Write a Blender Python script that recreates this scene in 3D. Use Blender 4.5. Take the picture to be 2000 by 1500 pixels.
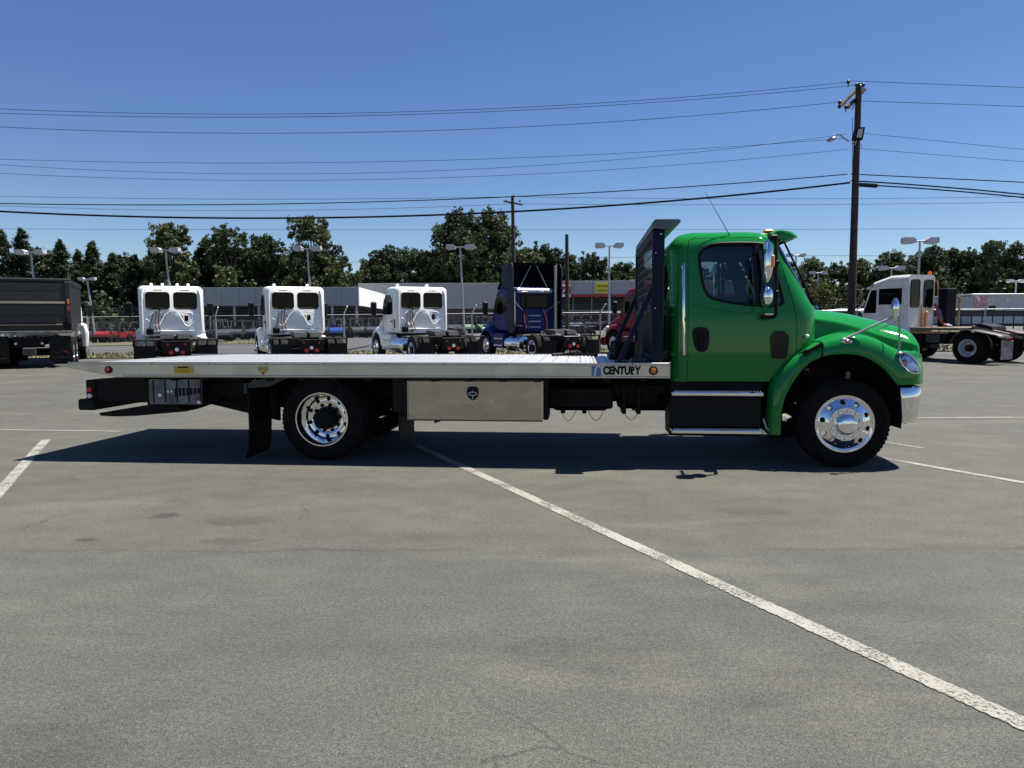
import bpy, bmesh, math, random
from mathutils import Vector, Matrix
random.seed(7)
S = bpy.context.scene
COL = S.collection
for o in list(bpy.data.objects): bpy.data.objects.remove(o)

# ------------------------------------------------------------------ camera, sky, sun, exposure
F, CAMH, PITCH, ROLL = 1400.0, 1.448, 0.0764, -0.003          # focal length in pixels of a 2000 px wide picture
cd = bpy.data.cameras.new('camera'); cam = bpy.data.objects.new('camera', cd); COL.objects.link(cam)
cd.sensor_width = 36; cd.lens = F / 2000 * 36; cd.clip_start = 0.05; cd.clip_end = 4000
cam.matrix_world = Matrix.Translation((0, 0, CAMH)) @ Matrix.Rotation(math.pi/2 - PITCH, 4, 'X') @ Matrix.Rotation(ROLL, 4, 'Z')
S.camera = cam
SUN = Vector((0.43, 0.155, 1.065)).normalized()
W = bpy.data.worlds.new('World'); S.world = W; W.use_nodes = True
nt = W.node_tree; bg = nt.nodes['Background']; sk = nt.nodes.new('ShaderNodeTexSky')
sk.sky_type = 'NISHITA'; sk.sun_disc = False
sk.sun_elevation = math.asin(SUN.z); sk.sun_rotation = math.atan2(SUN.x, SUN.y)
sk.altitude = 200; sk.air_density = 1.0; sk.dust_density = 0.0; sk.ozone_density = 3.5
hs_ = nt.nodes.new('ShaderNodeHueSaturation'); hs_.inputs['Saturation'].default_value = 1.17; hs_.inputs['Hue'].default_value = .511
nt.links.new(sk.outputs[0], hs_.inputs['Color']); nt.links.new(hs_.outputs[0], bg.inputs[0]); bg.inputs[1].default_value = 0.051
sl = bpy.data.lights.new('sun', 'SUN'); sun = bpy.data.objects.new('sun', sl); COL.objects.link(sun)
sl.energy = 5.0; sl.angle = math.radians(0.53); sl.color = (1.0, 0.955, 0.89)
sun.rotation_euler = (-SUN).to_track_quat('-Z', 'Y').to_euler()
S.view_settings.view_transform = 'Standard'; S.view_settings.look = 'None'
S.view_settings.exposure = 1.1; S.view_settings.gamma = 1.0; S.view_settings.use_curve_mapping = False

# ------------------------------------------------------------------ pixel helpers
def ray(px, py):
    u, v = px - 1000, py - 750
    cr, sr = math.cos(ROLL), math.sin(ROLL)
    u, v = u*cr + v*sr, -u*sr + v*cr
    c, s = math.cos(PITCH), math.sin(PITCH)
    return Vector((u/F, c - v/F*s, -s - v/F*c))
def at(px, py, Y):                                # the point at distance Y (along the view) seen at a pixel
    r = ray(px, py); t = Y / r.y
    return Vector((r.x*t, Y, CAMH + r.z*t))
def gz(x, y):                                     # the lot is level near the truck and rises gently beyond it
    s = min(max(0.0, y - 11.0), 89.0)
    return s * (0.0145 + 0.00025*max(-40, min(40, x)))

# ------------------------------------------------------------------ materials
MATS = {}
def lin(c):
    return tuple((v/12.92 if v <= .04045 else ((v+.055)/1.055)**2.4) for v in c)
def mat(name, col, rough=0.5, metal=0.0, coat=0.0, noise=0.0, nscale=8.0, bump=0.0, bscale=60.0, spec=0.5, dirt=None, rvar=0.0):
    if name in MATS: return MATS[name]
    m = bpy.data.materials.new(name); m.use_nodes = True; n = m.node_tree; L = n.links
    b = n.nodes['Principled BSDF']
    b.inputs['Base Color'].default_value = (*col, 1); b.inputs['Roughness'].default_value = rough
    b.inputs['Metallic'].default_value = metal; b.inputs['Coat Weight'].default_value = coat
    b.inputs['Coat Roughness'].default_value = 0.04
    b.inputs['Specular IOR Level'].default_value = spec
    tc = n.nodes.new('ShaderNodeTexCoord')
    if noise or dirt:
        t = n.nodes.new('ShaderNodeTexNoise'); t.inputs['Scale'].default_value = nscale; t.inputs['Detail'].default_value = 6
        L.new(tc.outputs['Object'], t.inputs['Vector'])
        r = n.nodes.new('ShaderNodeValToRGB')
        d = dirt if dirt else tuple(max(0, c*(1-noise)) for c in col)
        e = col if dirt else tuple(min(1, c*(1+noise)) for c in col)
        r.color_ramp.elements[0].position = .32; r.color_ramp.elements[1].position = .62
        r.color_ramp.elements[0].color = (*d, 1); r.color_ramp.elements[1].color = (*e, 1)
        L.new(t.outputs['Fac'], r.inputs['Fac']); L.new(r.outputs['Color'], b.inputs['Base Color'])
        if rvar:
            mr = n.nodes.new('ShaderNodeMapRange'); mr.inputs['To Min'].default_value = rough + rvar; mr.inputs['To Max'].default_value = max(.02, rough - rvar)
            L.new(t.outputs['Fac'], mr.inputs['Value']); L.new(mr.outputs[0], b.inputs['Roughness'])
    if bump:
        t2 = n.nodes.new('ShaderNodeTexNoise'); t2.inputs['Scale'].default_value = bscale; t2.inputs['Detail'].default_value = 3
        L.new(tc.outputs['Object'], t2.inputs['Vector'])
        bp = n.nodes.new('ShaderNodeBump'); bp.inputs['Strength'].default_value = bump; bp.inputs['Distance'].default_value = 0.01
        L.new(t2.outputs['Fac'], bp.inputs['Height']); L.new(bp.outputs[0], b.inputs['Normal'])
    MATS[name] = m; return m
def glassmat(name, tint, extra=0.0):
    m = bpy.data.materials.new(name); m.use_nodes = True; n = m.node_tree; L = n.links
    n.nodes.remove(n.nodes['Principled BSDF']); out = n.nodes['Material Output']
    t = n.nodes.new('ShaderNodeBsdfTransparent'); t.inputs[0].default_value = (*tint, 1)
    g = n.nodes.new('ShaderNodeBsdfGlossy'); g.inputs['Roughness'].default_value = 0.02; g.inputs[0].default_value = (.9, .95, 1, 1)
    fr = n.nodes.new('ShaderNodeFresnel'); fr.inputs[0].default_value = 1.5
    mx = n.nodes.new('ShaderNodeMixShader')
    L.new(fr.outputs[0], mx.inputs[0]); L.new(t.outputs[0], mx.inputs[1]); L.new(g.outputs[0], mx.inputs[2]); L.new(mx.outputs[0], out.inputs[0])
    MATS[name] = m; return m

green = mat('green_paint', (0.010, 0.175, 0.034), .3, 0, .75, spec=.0, bump=.012, bscale=900)
black = mat('black_paint', (0.004, 0.004, 0.0045), .6, noise=.35, nscale=5, spec=.18)
blackp = mat('black_plastic', (0.006, 0.006, 0.007), .6, bump=.1, bscale=300, spec=.2)
darkgrey = mat('dark_grey', (0.025, 0.025, 0.027), .55, noise=.3)
rubber = mat('rubber', (0.006, 0.006, 0.0065), .85, noise=.4, nscale=14, bump=.15, bscale=120, spec=.15)
rubberd = mat('dusty_rubber', (0.020, 0.019, 0.018), .85, noise=.5, nscale=10, bump=.15, bscale=120, spec=.15)
chrome = mat('chrome', (0.80, 0.80, 0.81), .05, 1.0, bump=.015, bscale=20)
polish = mat('polished_aluminium', (0.82, 0.82, 0.83), .09, 1.0, noise=.05, nscale=30)
stainless = mat('stainless_sheet', (0.47, 0.44, 0.395), .07, 1.0, bump=.42, bscale=3.2, noise=.08, nscale=3, rvar=.03)
alu = mat('aluminium_rail', (0.47, 0.445, 0.41), .3, 1.0, noise=.08, nscale=4, bump=.03, bscale=200, rvar=.08)
alud = mat('aluminium_deck', (0.50, 0.505, 0.51), .45, 0.6, noise=.1, nscale=6, bump=.1, bscale=160)
navy = mat('navy_paint', (0.003, 0.007, 0.024), .55, 0, 0, noise=.2, spec=.2)
white = mat('white_paint', (0.82, 0.82, 0.80), .35, 0, .5, noise=.04, nscale=3)
whited = mat('weathered_white', (0.70, 0.70, 0.70), .5, 0, .1, dirt=(0.58, 0.55, 0.51), nscale=2.4)
blue = mat('blue_paint', (0.008, 0.022, 0.110), .4, 0, .1, spec=.1)
redp = mat('red_paint', (0.21, 0.006, 0.008), .35, 0, .25, spec=.15)
amber = mat('amber_lens', (0.75, 0.20, 0.01), .2, 0, .5)
redl = mat('red_lens', (0.42, 0.010, 0.012), .2, 0, .5)
whitel = mat('clear_lens', (0.75, 0.75, 0.75), .1, 0, .8)
wood = mat('pole_wood', (0.030, 0.022, 0.017), .85, noise=.5, nscale=6, bump=.4, bscale=40)
galv = mat('galvanised_steel', (0.33, 0.35, 0.37), .5, .6, noise=.15)
lamphead = mat('lamp_housing', (0.42, 0.43, 0.46), .45, .2, noise=.1)
yellow = mat('yellow_paint', (0.62, 0.42, 0.02), .5, noise=.2)
orange = mat('orange_paint', (0.70, 0.20, 0.02), .5, dirt=(.22, .12, .05), nscale=4)
ochre = mat('yellow_brown_rail', (0.42, 0.25, 0.06), .55, dirt=(.2, .12, .05), nscale=5)
seatm = mat('seat_cloth', (0.045, 0.05, 0.055), .85)
darkglass = mat('dark_glass', (0.003, 0.004, 0.005), .05, 0, 0, spec=.15)
glass = glassmat('tinted_glass', (.62, .68, .68))
glassw = glassmat('windscreen_glass', (.75, .8, .8))
lensm = glassmat('headlight_lens', (.92, .94, .95))

# ------------------------------------------------------------------ mesh builder
class MB:
    def __init__(s): s.v = []; s.f = []
    def add(s, v, f):
        o = len(s.v); s.v += [tuple(p) for p in v]; s.f += [tuple(i+o for i in q) for q in f]; return s
    def box(s, lo, hi, b=0.0):
        lo, hi = [min(p, q) for p, q in zip(lo, hi)], [max(p, q) for p, q in zip(lo, hi)]
        if b <= 0:
            v = [(x, y, z) for x in (lo[0], hi[0]) for y in (lo[1], hi[1]) for z in (lo[2], hi[2])]
            return s.add(v, [(0,1,3,2), (4,6,7,5), (0,4,5,1), (2,3,7,6), (0,2,6,4), (1,5,7,3)])
        b = min(b, *[(h-l)*.49 for l, h in zip(lo, hi)])
        v = []; idx = {}
        for sx in (0, 1):
            for sy in (0, 1):
                for sz in (0, 1):
                    for k in range(3):
                        c = []
                        for ax, sg in enumerate((sx, sy, sz)):
                            e = (lo, hi)[sg][ax]
                            if ax != k: e += b if sg == 0 else -b
                            c.append(e)
                        idx[(sx, sy, sz, k)] = len(v); v.append(tuple(c))
        f = []
        for k in range(3):
            for sg in (0, 1):
                q = []
                for (p, r) in ((0,0), (1,0), (1,1), (0,1)):
                    c = [p, r]; c.insert(k, sg); q.append(idx[(*c, k)])
                f.append(q)
        for t in range(3):
            k, m = [a for a in range(3) if a != t]
            for sk_ in (0, 1):
                for sm in (0, 1):
                    c = [0, 0, 0]; c[k] = sk_; c[m] = sm
                    c1 = list(c); c2 = list(c); c1[t] = 0; c2[t] = 1
                    f.append((idx[(*c1, k)], idx[(*c2, k)], idx[(*c2, m)], idx[(*c1, m)]))
        for sx in (0, 1):
            for sy in (0, 1):
                for sz in (0, 1): f.append(tuple(idx[(sx, sy, sz, k)] for k in range(3)))
        return s.add(v, f)
    def obox(s, p0, p1, w, h, up=(0, 0, 1)):       # a bar from p0 to p1, w wide and h high
        p0, p1 = Vector(p0), Vector(p1); d = (p1-p0).normalized(); u = Vector(up)
        r = d.cross(u)
        if r.length < 1e-4: r = d.cross(Vector((1, 0, 0)))
        r.normalize(); u = r.cross(d)
        v = []
        for p in (p0, p1):
            for a, c in ((-1,-1), (1,-1), (1,1), (-1,1)): v.append(p + r*(a*w/2) + u*(c*h/2))
        return s.add(v, [(0,1,2,3), (7,6,5,4), (0,4,5,1), (1,5,6,2), (2,6,7,3), (3,7,4,0)])
    def cyl(s, p0, p1, r0, r1=None, n=12, caps=True):
        if r1 is None: r1 = r0
        p0, p1 = Vector(p0), Vector(p1); d = (p1-p0).normalized()
        a = d.orthogonal().normalized(); b = d.cross(a); v = []
        for p, r in ((p0, r0), (p1, r1)):
            for i in range(n):
                t = 2*math.pi*i/n; v.append(p + a*(r*math.cos(t)) + b*(r*math.sin(t)))
        f = [(i, (i+1) % n, n+(i+1) % n, n+i) for i in range(n)]
        if caps: f += [tuple(range(n-1, -1, -1)), tuple(range(n, 2*n))]
        return s.add(v, f)
    def tube(s, path, r, n=8, closed=False):
        P = [Vector(p) for p in path]; m = len(P); rings = []; a = None
        for i in range(m):
            if closed: d = P[(i+1) % m] - P[i-1]
            else: d = P[min(i+1, m-1)] - P[max(i-1, 0)]
            d.normalize()
            if a is None: a = d.orthogonal().normalized()
            a = (a - d*a.dot(d)); a = a.normalized() if a.length > 1e-6 else d.orthogonal().normalized()
            b = d.cross(a)
            rr = r[i] if isinstance(r, (list, tuple)) else r
            rings.append([P[i] + a*(rr*math.cos(2*math.pi*k/n)) + b*(rr*math.sin(2*math.pi*k/n)) for k in range(n)])
        return s.loft(rings, ring_closed=True, caps=not closed, path_closed=closed)
    def loft(s, rings, ring_closed=True, caps=False, path_closed=False):
        n = len(rings[0]); v = [p for r in rings for p in r]; f = []; m = len(rings)
        for j in range(m if path_closed else m-1):
            for i in range(n if ring_closed else n-1):
                a, b = j*n+i, j*n+(i+1) % n; c, d = ((j+1) % m)*n+(i+1) % n, ((j+1) % m)*n+i
                f.append((a, b, c, d))
        if caps: f += [tuple(range(n-1, -1, -1)), tuple(range((m-1)*n, m*n))]
        return s.add(v, f)
    def lathe(s, prof, n=32, c=(0, 0, 0), axis='Y', closed=False):    # prof: (radius, along axis)
        rings = []
        for r, y in prof:
            ring = []
            for i in range(n):
                t = 2*math.pi*i/n
                q = (r*math.cos(t), y, r*math.sin(t)) if axis == 'Y' else (r*math.cos(t), r*math.sin(t), y)
                ring.append((q[0]+c[0], q[1]+c[1], q[2]+c[2]))
            rings.append(ring)
        return s.loft(rings, True, caps=not closed, path_closed=closed)
    def prism(s, poly, y0, y1):                    # poly in (x, z), thickness along y
        n = len(poly)
        v = [(x, y0, z) for x, z in poly] + [(x, y1, z) for x, z in poly]
        return s.add(v, [tuple(range(n)), tuple(range(2*n-1, n-1, -1))] + [(i, (i+1) % n, n+(i+1) % n, n+i) for i in range(n)])
    def prismx(s, poly, x0, x1):                   # poly in (y, z), thickness along x
        n = len(poly)
        v = [(x0, y, z) for y, z in poly] + [(x1, y, z) for y, z in poly]
        return s.add(v, [tuple(range(n)), tuple(range(2*n-1, n-1, -1))] + [(i, (i+1) % n, n+(i+1) % n, n+i) for i in range(n)])
    def ball(s, c, r, n=12, m=8):
        rx, ry, rz = r if isinstance(r, (tuple, list)) else (r, r, r)
        rings = []
        for j in range(m+1):
            ph = math.pi*(j/m - .5); k = max(math.cos(ph), .001)
            rings.append([(c[0]+rx*k*math.cos(2*math.pi*i/n), c[1]+ry*k*math.sin(2*math.pi*i/n), c[2]+rz*math.sin(ph)) for i in range(n)])
        return s.loft(rings, True, True)
    def xf(s, M):
        s.v = [tuple(M @ Vector(p)) for p in s.v]; return s
    def mesh(s, name, angle=35, fix=True):
        me = bpy.data.meshes.new(name); me.from_pydata(s.v, [], s.f)
        if fix:
            bm = bmesh.new(); bm.from_mesh(me); bmesh.ops.recalc_face_normals(bm, faces=bm.faces); bm.to_mesh(me); bm.free()
        smooth(me, angle); return me
def smooth(me, angle=35):
    if angle:
        me.polygons.foreach_set('use_smooth', [True]*len(me.polygons))
        me.set_sharp_from_angle(angle=math.radians(angle))
def link(name, me, m=None, parent=None, loc=None, rot=None):
    o = bpy.data.objects.new(name, me); COL.objects.link(o)
    if m is not None and me is not None and not me.materials: me.materials.append(m)
    if parent: o.parent = parent
    if loc is not None: o.location = loc
    if rot is not None: o.rotation_euler = rot
    return o
def part(name, mb, m, parent, angle=35, **k): return link(name, mb.mesh(name, angle), m, parent, **k)
def tag(o, label=None, cat=None, group=None, kind=None):
    for k, v in (('label', label), ('category', cat), ('group', group), ('kind', kind)):
        if v: o[k] = v
    return o
def thing(name, label, cat, loc=(0, 0, 0), rz=0, group=None):
    return tag(link(name, None, None, None, loc, (0, 0, rz)), label, cat, group)
def copy_tree(o, parent=None):
    c = o.copy(); COL.objects.link(c)
    if parent: c.parent = parent
    for ch in list(o.children): copy_tree(ch, c)
    return c
def seat_on_ground(o, x, y, az):                   # az: heading in degrees, 0 = away from the camera, + = right
    e = .5; n = Vector((-(gz(x+e, y)-gz(x-e, y))/(2*e), -(gz(x, y+e)-gz(x, y-e))/(2*e), 1)).normalized()
    fx = Vector((math.sin(math.radians(az)), math.cos(math.radians(az)), 0)); fx = (fx - n*fx.dot(n)).normalized(); ly = n.cross(fx)
    M = Matrix((fx, ly, n)).transposed()
    o.location = (x, y, gz(x, y)); o.rotation_euler = M.to_euler()
def boolean(ma, mb_, op):
    a = bpy.data.objects.new('tmpa', ma); b = bpy.data.objects.new('tmpb', mb_)
    COL.objects.link(a); COL.objects.link(b)
    md = a.modifiers.new('b', 'BOOLEAN'); md.operation = op; md.object = b; md.solver = 'EXACT'
    dg = bpy.context.evaluated_depsgraph_get(); dg.update()
    me = bpy.data.meshes.new_from_object(a.evaluated_get(dg))
    bpy.data.objects.remove(a); bpy.data.objects.remove(b)
    return me
def chaikin(pts, it=2, closed=True):
    for _ in range(it):
        q = []; n = len(pts)
        for i in range(n if closed else n-1):
            p, r = pts[i], pts[(i+1) % n]
            q.append(tuple(.75*a+.25*b for a, b in zip(p, r))); q.append(tuple(.25*a+.75*b for a, b in zip(p, r)))
        if not closed: q = [pts[0]] + q + [pts[-1]]
        pts = q
    return pts
def rrect(y0, y1, z0, z1, r, n=5):
    if y0 > y1: y0, y1 = y1, y0
    return [(cy+r*math.cos(math.radians(a0+90*i/(n-1))), cz+r*math.sin(math.radians(a0+90*i/(n-1)))) for cy, cz, a0 in ((y1-r, z1-r, 0), (y0+r, z1-r, 90), (y0+r, z0+r, 180), (y1-r, z0+r, 270)) for i in range(n)]
def interp(tab, x):
    if x <= tab[0][0]: return tab[0][1]
    for (a, b), (c, d) in zip(tab, tab[1:]):
        if x <= c: return b + (d-b)*(x-a)/(c-a)
    return tab[-1][1]
def spl(tab, x):                                   # smooth (monotone-ish) interpolation
    n = len(tab)
    if x <= tab[0][0]: return tab[0][1]
    if x >= tab[-1][0]: return tab[-1][1]
    for i in range(n-1):
        if x <= tab[i+1][0]:
            x0, y0 = tab[i]; x1, y1 = tab[i+1]; h = x1-x0
            m0 = (y1-tab[i-1][1])/(x1-tab[i-1][0]) if i > 0 else (y1-y0)/h
            m1 = (tab[i+2][1]-y0)/(tab[i+2][0]-x0) if i < n-2 else (y1-y0)/h
            t = (x-x0)/h
            return (2*t**3-3*t*t+1)*y0 + (t**3-2*t*t+t)*h*m0 + (-2*t**3+3*t*t)*y1 + (t**3-t*t)*h*m1
def textmesh(s, size, ext, bold=0.0):
    c = bpy.data.curves.new('txt', 'FONT'); c.body = s; c.size = size; c.extrude = ext; c.offset = bold
    c.align_x = 'CENTER'; c.align_y = 'CENTER'
    o = bpy.data.objects.new('txt', c); COL.objects.link(o)
    dg = bpy.context.evaluated_depsgraph_get(); dg.update()
    me = bpy.data.meshes.new_from_object(o.evaluated_get(dg)); bpy.data.objects.remove(o)
    return me

# ------------------------------------------------------------------ the setting: lot, road, verges, markings
def asphalt(name, c_lo, c_hi, lot=True):
    m = bpy.data.materials.new(name); m.use_nodes = True; n = m.node_tree; L = n.links; N = n.nodes.new
    b = n.nodes['Principled BSDF']; b.inputs['Roughness'].default_value = .88; b.inputs['Specular IOR Level'].default_value = .3
    tc = N('ShaderNodeTexCoord')
    def noise(sc, det=4, rough=.55, stretch=None, off=(0, 0, 0)):
        t = N('ShaderNodeTexNoise'); t.inputs['Scale'].default_value = sc; t.inputs['Detail'].default_value = det; t.inputs['Roughness'].default_value = rough
        mp = N('ShaderNodeMapping'); mp.inputs['Location'].default_value = off
        if stretch: mp.inputs['Scale'].default_value = stretch
        L.new(tc.outputs['Object'], mp.inputs[0]); L.new(mp.outputs[0], t.inputs['Vector']); return t.outputs['Fac']
    def ramp(fac, p0, p1, c0, c1):
        r = N('ShaderNodeValToRGB'); e = r.color_ramp.elements
        e[0].position, e[1].position = p0, p1; e[0].color = (*c0, 1) if len(c0) == 3 else c0; e[1].color = (*c1, 1); L.new(fac, r.inputs[0]); return r.outputs[0]
    def mix(t, fac, a, bb):
        x = N('ShaderNodeMix'); x.data_type = 'RGBA'; x.blend_type = t
        if isinstance(fac, float): x.inputs[0].default_value = fac
        else: L.new(fac, x.inputs[0])
        for k, s_ in ((6, a), (7, bb)):
            if isinstance(s_, tuple): x.inputs[k].default_value = (*s_, 1)
            else: L.new(s_, x.inputs[k])
        return x.outputs[2]
    def math_(op, a, bb=0.0, clamp=False):
        x = N('ShaderNodeMath'); x.operation = op; x.use_clamp = clamp
        for k, s_ in ((0, a), (1, bb)):
            if isinstance(s_, (int, float)): x.inputs[k].default_value = s_
            else: L.new(s_, x.inputs[k])
        return x.outputs[0]
    G = lambda v: (v, v, v)
    col = ramp(noise(.42, 5, .6, (1, 1.6, 1)), .30, .70, c_lo, c_hi)
    col = mix('MULTIPLY', 1.0, col, ramp(noise(2.6, 6, .65, (1, 1.5, 1), (3, 7, 0)), .25, .75, G(.80), G(1.18)))
    if lot:
        sep = N('ShaderNodeSeparateXYZ'); L.new(tc.outputs['Object'], sep.inputs[0]); X, Y = sep.outputs[0], sep.outputs[1]
        # older, greyer lane of paving this side of a seam
        wob = math_('MULTIPLY', math_('SUBTRACT', noise(1.3, 4), .5), .35)
        wob2 = math_('MULTIPLY', math_('SUBTRACT', noise(30, 2), .5), .05)
        seam = math_('ADD', math_('ADD', Y, wob), wob2)
        near = math_('MULTIPLY', math_('SUBTRACT', 4.75, seam), 3.0, True)
        col = mix('MULTIPLY', near, col, (.93, .965, 1.0))
        line = math_('SUBTRACT', 1.0, math_('MULTIPLY', math_('ABSOLUTE', math_('SUBTRACT', seam, 4.62)), 28.0), True)
        brk = math_('MULTIPLY', math_('SUBTRACT', noise(.8, 3, .6, None, (5, 1, 0)), .47), 9.0, True)
        col = mix('MULTIPLY', math_('MULTIPLY', math_('MULTIPLY', line, brk), .42), col, G(.35))
        # pale dust drifts
        dust = ramp(noise(.8, 6, .62, (.55, 1.7, 1), (11, 2, 0)), .56, .74, G(0), G(1))
        col = mix('MIX', math_('MULTIPLY', dust, .5), col, (.124, .117, .092))
        # oil spots
        for ex, ey, rx, ry, k in ((-2.72, 5.52, .115, .10, .55), (-2.95, 4.87, .10, .055, .6), (-2.80, 5.98, .17, .11, .22), (-1.95, 4.85, .22, .13, .25), (-1.62, 2.35, .4, .22, .22), (.9, 4.0, .5, .16, .12), (-2.1, 5.35, .30, .16, .28), (-1.3, 6.4, .5, .2, .16), (1.9, 5.6, .35, .14, .18), (.3, 3.1, .35, .2, .18), (3.1, 4.6, .5, .2, .16), (-.6, 4.9, .25, .1, .22)):
            dx = math_('DIVIDE', math_('SUBTRACT', X, ex), rx); dy = math_('DIVIDE', math_('SUBTRACT', Y, ey), ry)
            r2 = math_('ADD', math_('MULTIPLY', dx, dx), math_('MULTIPLY', dy, dy))
            r2 = math_('ADD', r2, math_('MULTIPLY', math_('SUBTRACT', noise(11, 5, .65, None, (ex, ey, 0)), .5), 3.4))
            mk = math_('MULTIPLY', math_('SUBTRACT', 1.0, r2, ), 1.7, True)
            col = mix('MULTIPLY', math_('MULTIPLY', mk, k), col, G(.25))
        # hair cracks
        v = N('ShaderNodeTexVoronoi'); v.feature = 'DISTANCE_TO_EDGE'; v.inputs['Scale'].default_value = .23
        vm = N('ShaderNodeVectorMath'); vm.operation = 'ADD'; nn = N('ShaderNodeTexNoise'); nn.inputs['Scale'].default_value = 1.1; nn.inputs['Detail'].default_value = 6
        L.new(tc.outputs['Object'], nn.inputs['Vector']); L.new(tc.outputs['Object'], vm.inputs[0]); L.new(nn.outputs['Color'], vm.inputs[1]); L.new(vm.outputs[0], v.inputs['Vector'])
        cr = math_('SUBTRACT', 1.0, math_('MULTIPLY', v.outputs['Distance'], 330.0), True)
        cm = math_('MULTIPLY', math_('SUBTRACT', noise(.5, 4, .6, None, (9, 9, 0)), .52), 8.0, True)
        col = mix('MULTIPLY', math_('MULTIPLY', math_('MULTIPLY', cr, cm), .6), col, G(.3))
        # little dark and pale bits lying about
        sp = N('ShaderNodeTexVoronoi'); sp.inputs['Scale'].default_value = 5.5; sp.inputs['Randomness'].default_value = 1
        L.new(tc.outputs['Object'], sp.inputs['Vector'])
        dots = math_('LESS_THAN', sp.outputs['Distance'], .028)
        sc = N('ShaderNodeSeparateColor'); L.new(sp.outputs['Color'], sc.inputs[0])
        col = mix('MIX', math_('MULTIPLY', dots, math_('GREATER_THAN', sc.outputs[0], .90)), col, (.015, .015, .015))
        col = mix('MIX', math_('MULTIPLY', dots, math_('LESS_THAN', sc.outputs[0], .08)), col, (.25, .24, .22))
    # aggregate
    ag = noise(125, 3, .7); ag2 = noise(290, 2, .6, None, (4, 4, 4))
    col = mix('MULTIPLY', 1.0, col, ramp(noise(42, 3, .7, None, (2, 5, 1)), .30, .70, G(.74), G(1.28)))
    col = mix('MULTIPLY', 1.0, col, ramp(ag, .30, .72, G(.36), G(1.8)))
    col = mix('MULTIPLY', 1.0, col, ramp(ag2, .32, .70, G(.55), G(1.5)))
    L.new(col, b.inputs['Base Color'])
    bp = N('ShaderNodeBump'); bp.inputs['Strength'].default_value = .45; bp.inputs['Distance'].default_value = .004
    L.new(ag, bp.inputs['Height']); L.new(bp.outputs[0], b.inputs['Normal'])
    return m
lot_m = asphalt('asphalt_lot', (.0575, .0562, .0482), (.080, .0768, .0628))
road_m = asphalt('asphalt_road', (.058, .059, .061), (.072, .073, .074), False)
conc_m = mat('pale_concrete', (.22, .21, .19), .9, noise=.12, nscale=1.2, bump=.2, bscale=30)
dirt_m = mat('far_ground', (.07, .068, .05), .95, noise=.3, nscale=.2)

def lin_steps(a, b, st):
    n = max(1, int(round((b-a)/st))); return [a + (b-a)*i/n for i in range(n+1)]
def sheet(name, xs, ys, m, off=0.0, parent=None, wave=None):
    mb = MB(); rows = []
    for y in ys: rows.append([(x, y + (wave(x) if wave else 0), gz(x, y) + off) for x in xs])
    mb.loft(rows, ring_closed=False)
    o = part(name, mb, m, parent, angle=0)
    if not parent: tag(o, kind='structure')
    return o
XS = [-900, -400, -200, -120, -80] + lin_steps(-60, 60, 5) + [80, 120, 200, 400, 900]
ground = sheet('ground', XS, [-60, -20, 0, 5, 9, 10, 11] + lin_steps(12, 100, 4) + [120, 200, 400, 900, 2500], lot_m)
RX = [-200, -120, -80] + lin_steps(-60, 60, 5) + [80, 120, 200]
grass_m = mat('verge_grass', (.070, .072, .026), .95, dirt=(.125, .105, .055), nscale=1.6, bump=.6, bscale=25)
sheet('grass_verge', RX, lin_steps(31.6, 36.2, .5), grass_m, .05, wave=lambda x: .12*math.sin(x*.9) + .1*math.sin(x*2.3))
sheet('road', RX, lin_steps(36.2, 52, 2), road_m, .03)
sheet('grass_verge', RX, lin_steps(52.2, 63, 1), grass_m, .07, wave=lambda x: .2*math.sin(x*.7))
sheet('far_lot', RX, lin_steps(63.2, 125, 3), asphalt('asphalt_far', (.08, .08, .077), (.10, .097, .09), False), .05)
sheet('woodland_floor', [-900, -200, -60, 0, 60, 200, 900], [125, 160, 300, 800], dirt_m, .04)
sheet('driveway', lin_steps(-15.5, -8.6, 1.2), lin_steps(31.0, 63.5, 2), road_m, .09)
# painted lines: worn through to the asphalt
def paint(name, col, wear=.46, soft=.05):
    m = bpy.data.materials.new(name); m.use_nodes = True; n = m.node_tree; L = n.links; N = n.nodes.new
    b = n.nodes['Principled BSDF']; b.inputs['Roughness'].default_value = .8
    tc = N('ShaderNodeTexCoord'); t = N('ShaderNodeTexNoise'); t.inputs['Scale'].default_value = 70; t.inputs['Detail'].default_value = 5; t.inputs['Roughness'].default_value = .7
    L.new(tc.outputs['Object'], t.inputs['Vector'])
    t3 = N('ShaderNodeTexNoise'); t3.inputs['Scale'].default_value = 3; t3.inputs['Detail'].default_value = 3; L.new(tc.outputs['Object'], t3.inputs['Vector'])
    c = N('ShaderNodeValToRGB'); c.color_ramp.elements[0].color = (*[v*.72 for v in col], 1); c.color_ramp.elements[1].color = (*col, 1); L.new(t3.outputs['Fac'], c.inputs[0]); L.new(c.outputs[0], b.inputs['Base Color'])
    r = N('ShaderNodeValToRGB'); r.color_ramp.elements[0].position = wear - soft - .04; r.color_ramp.elements[1].position = wear + soft
    ma = N('ShaderNodeMath'); ma.operation = 'MULTIPLY_ADD'; ma.inputs[1].default_value = .35; L.new(t3.outputs['Fac'], ma.inputs[0])
    m2 = N('ShaderNodeMath'); m2.operation = 'MULTIPLY'; m2.inputs[1].default_value = .72; L.new(t.outputs['Fac'], m2.inputs[0]); L.new(m2.outputs[0], ma.inputs[2])
    L.new(ma.outputs[0], r.inputs[0]); L.new(r.outputs[0], b.inputs['Alpha'])
    return m
pl_m = paint('worn_line_paint', (.29, .275, .235), .495); pf_m = paint('faded_line_paint', (.24, .235, .215), .50)
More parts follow.
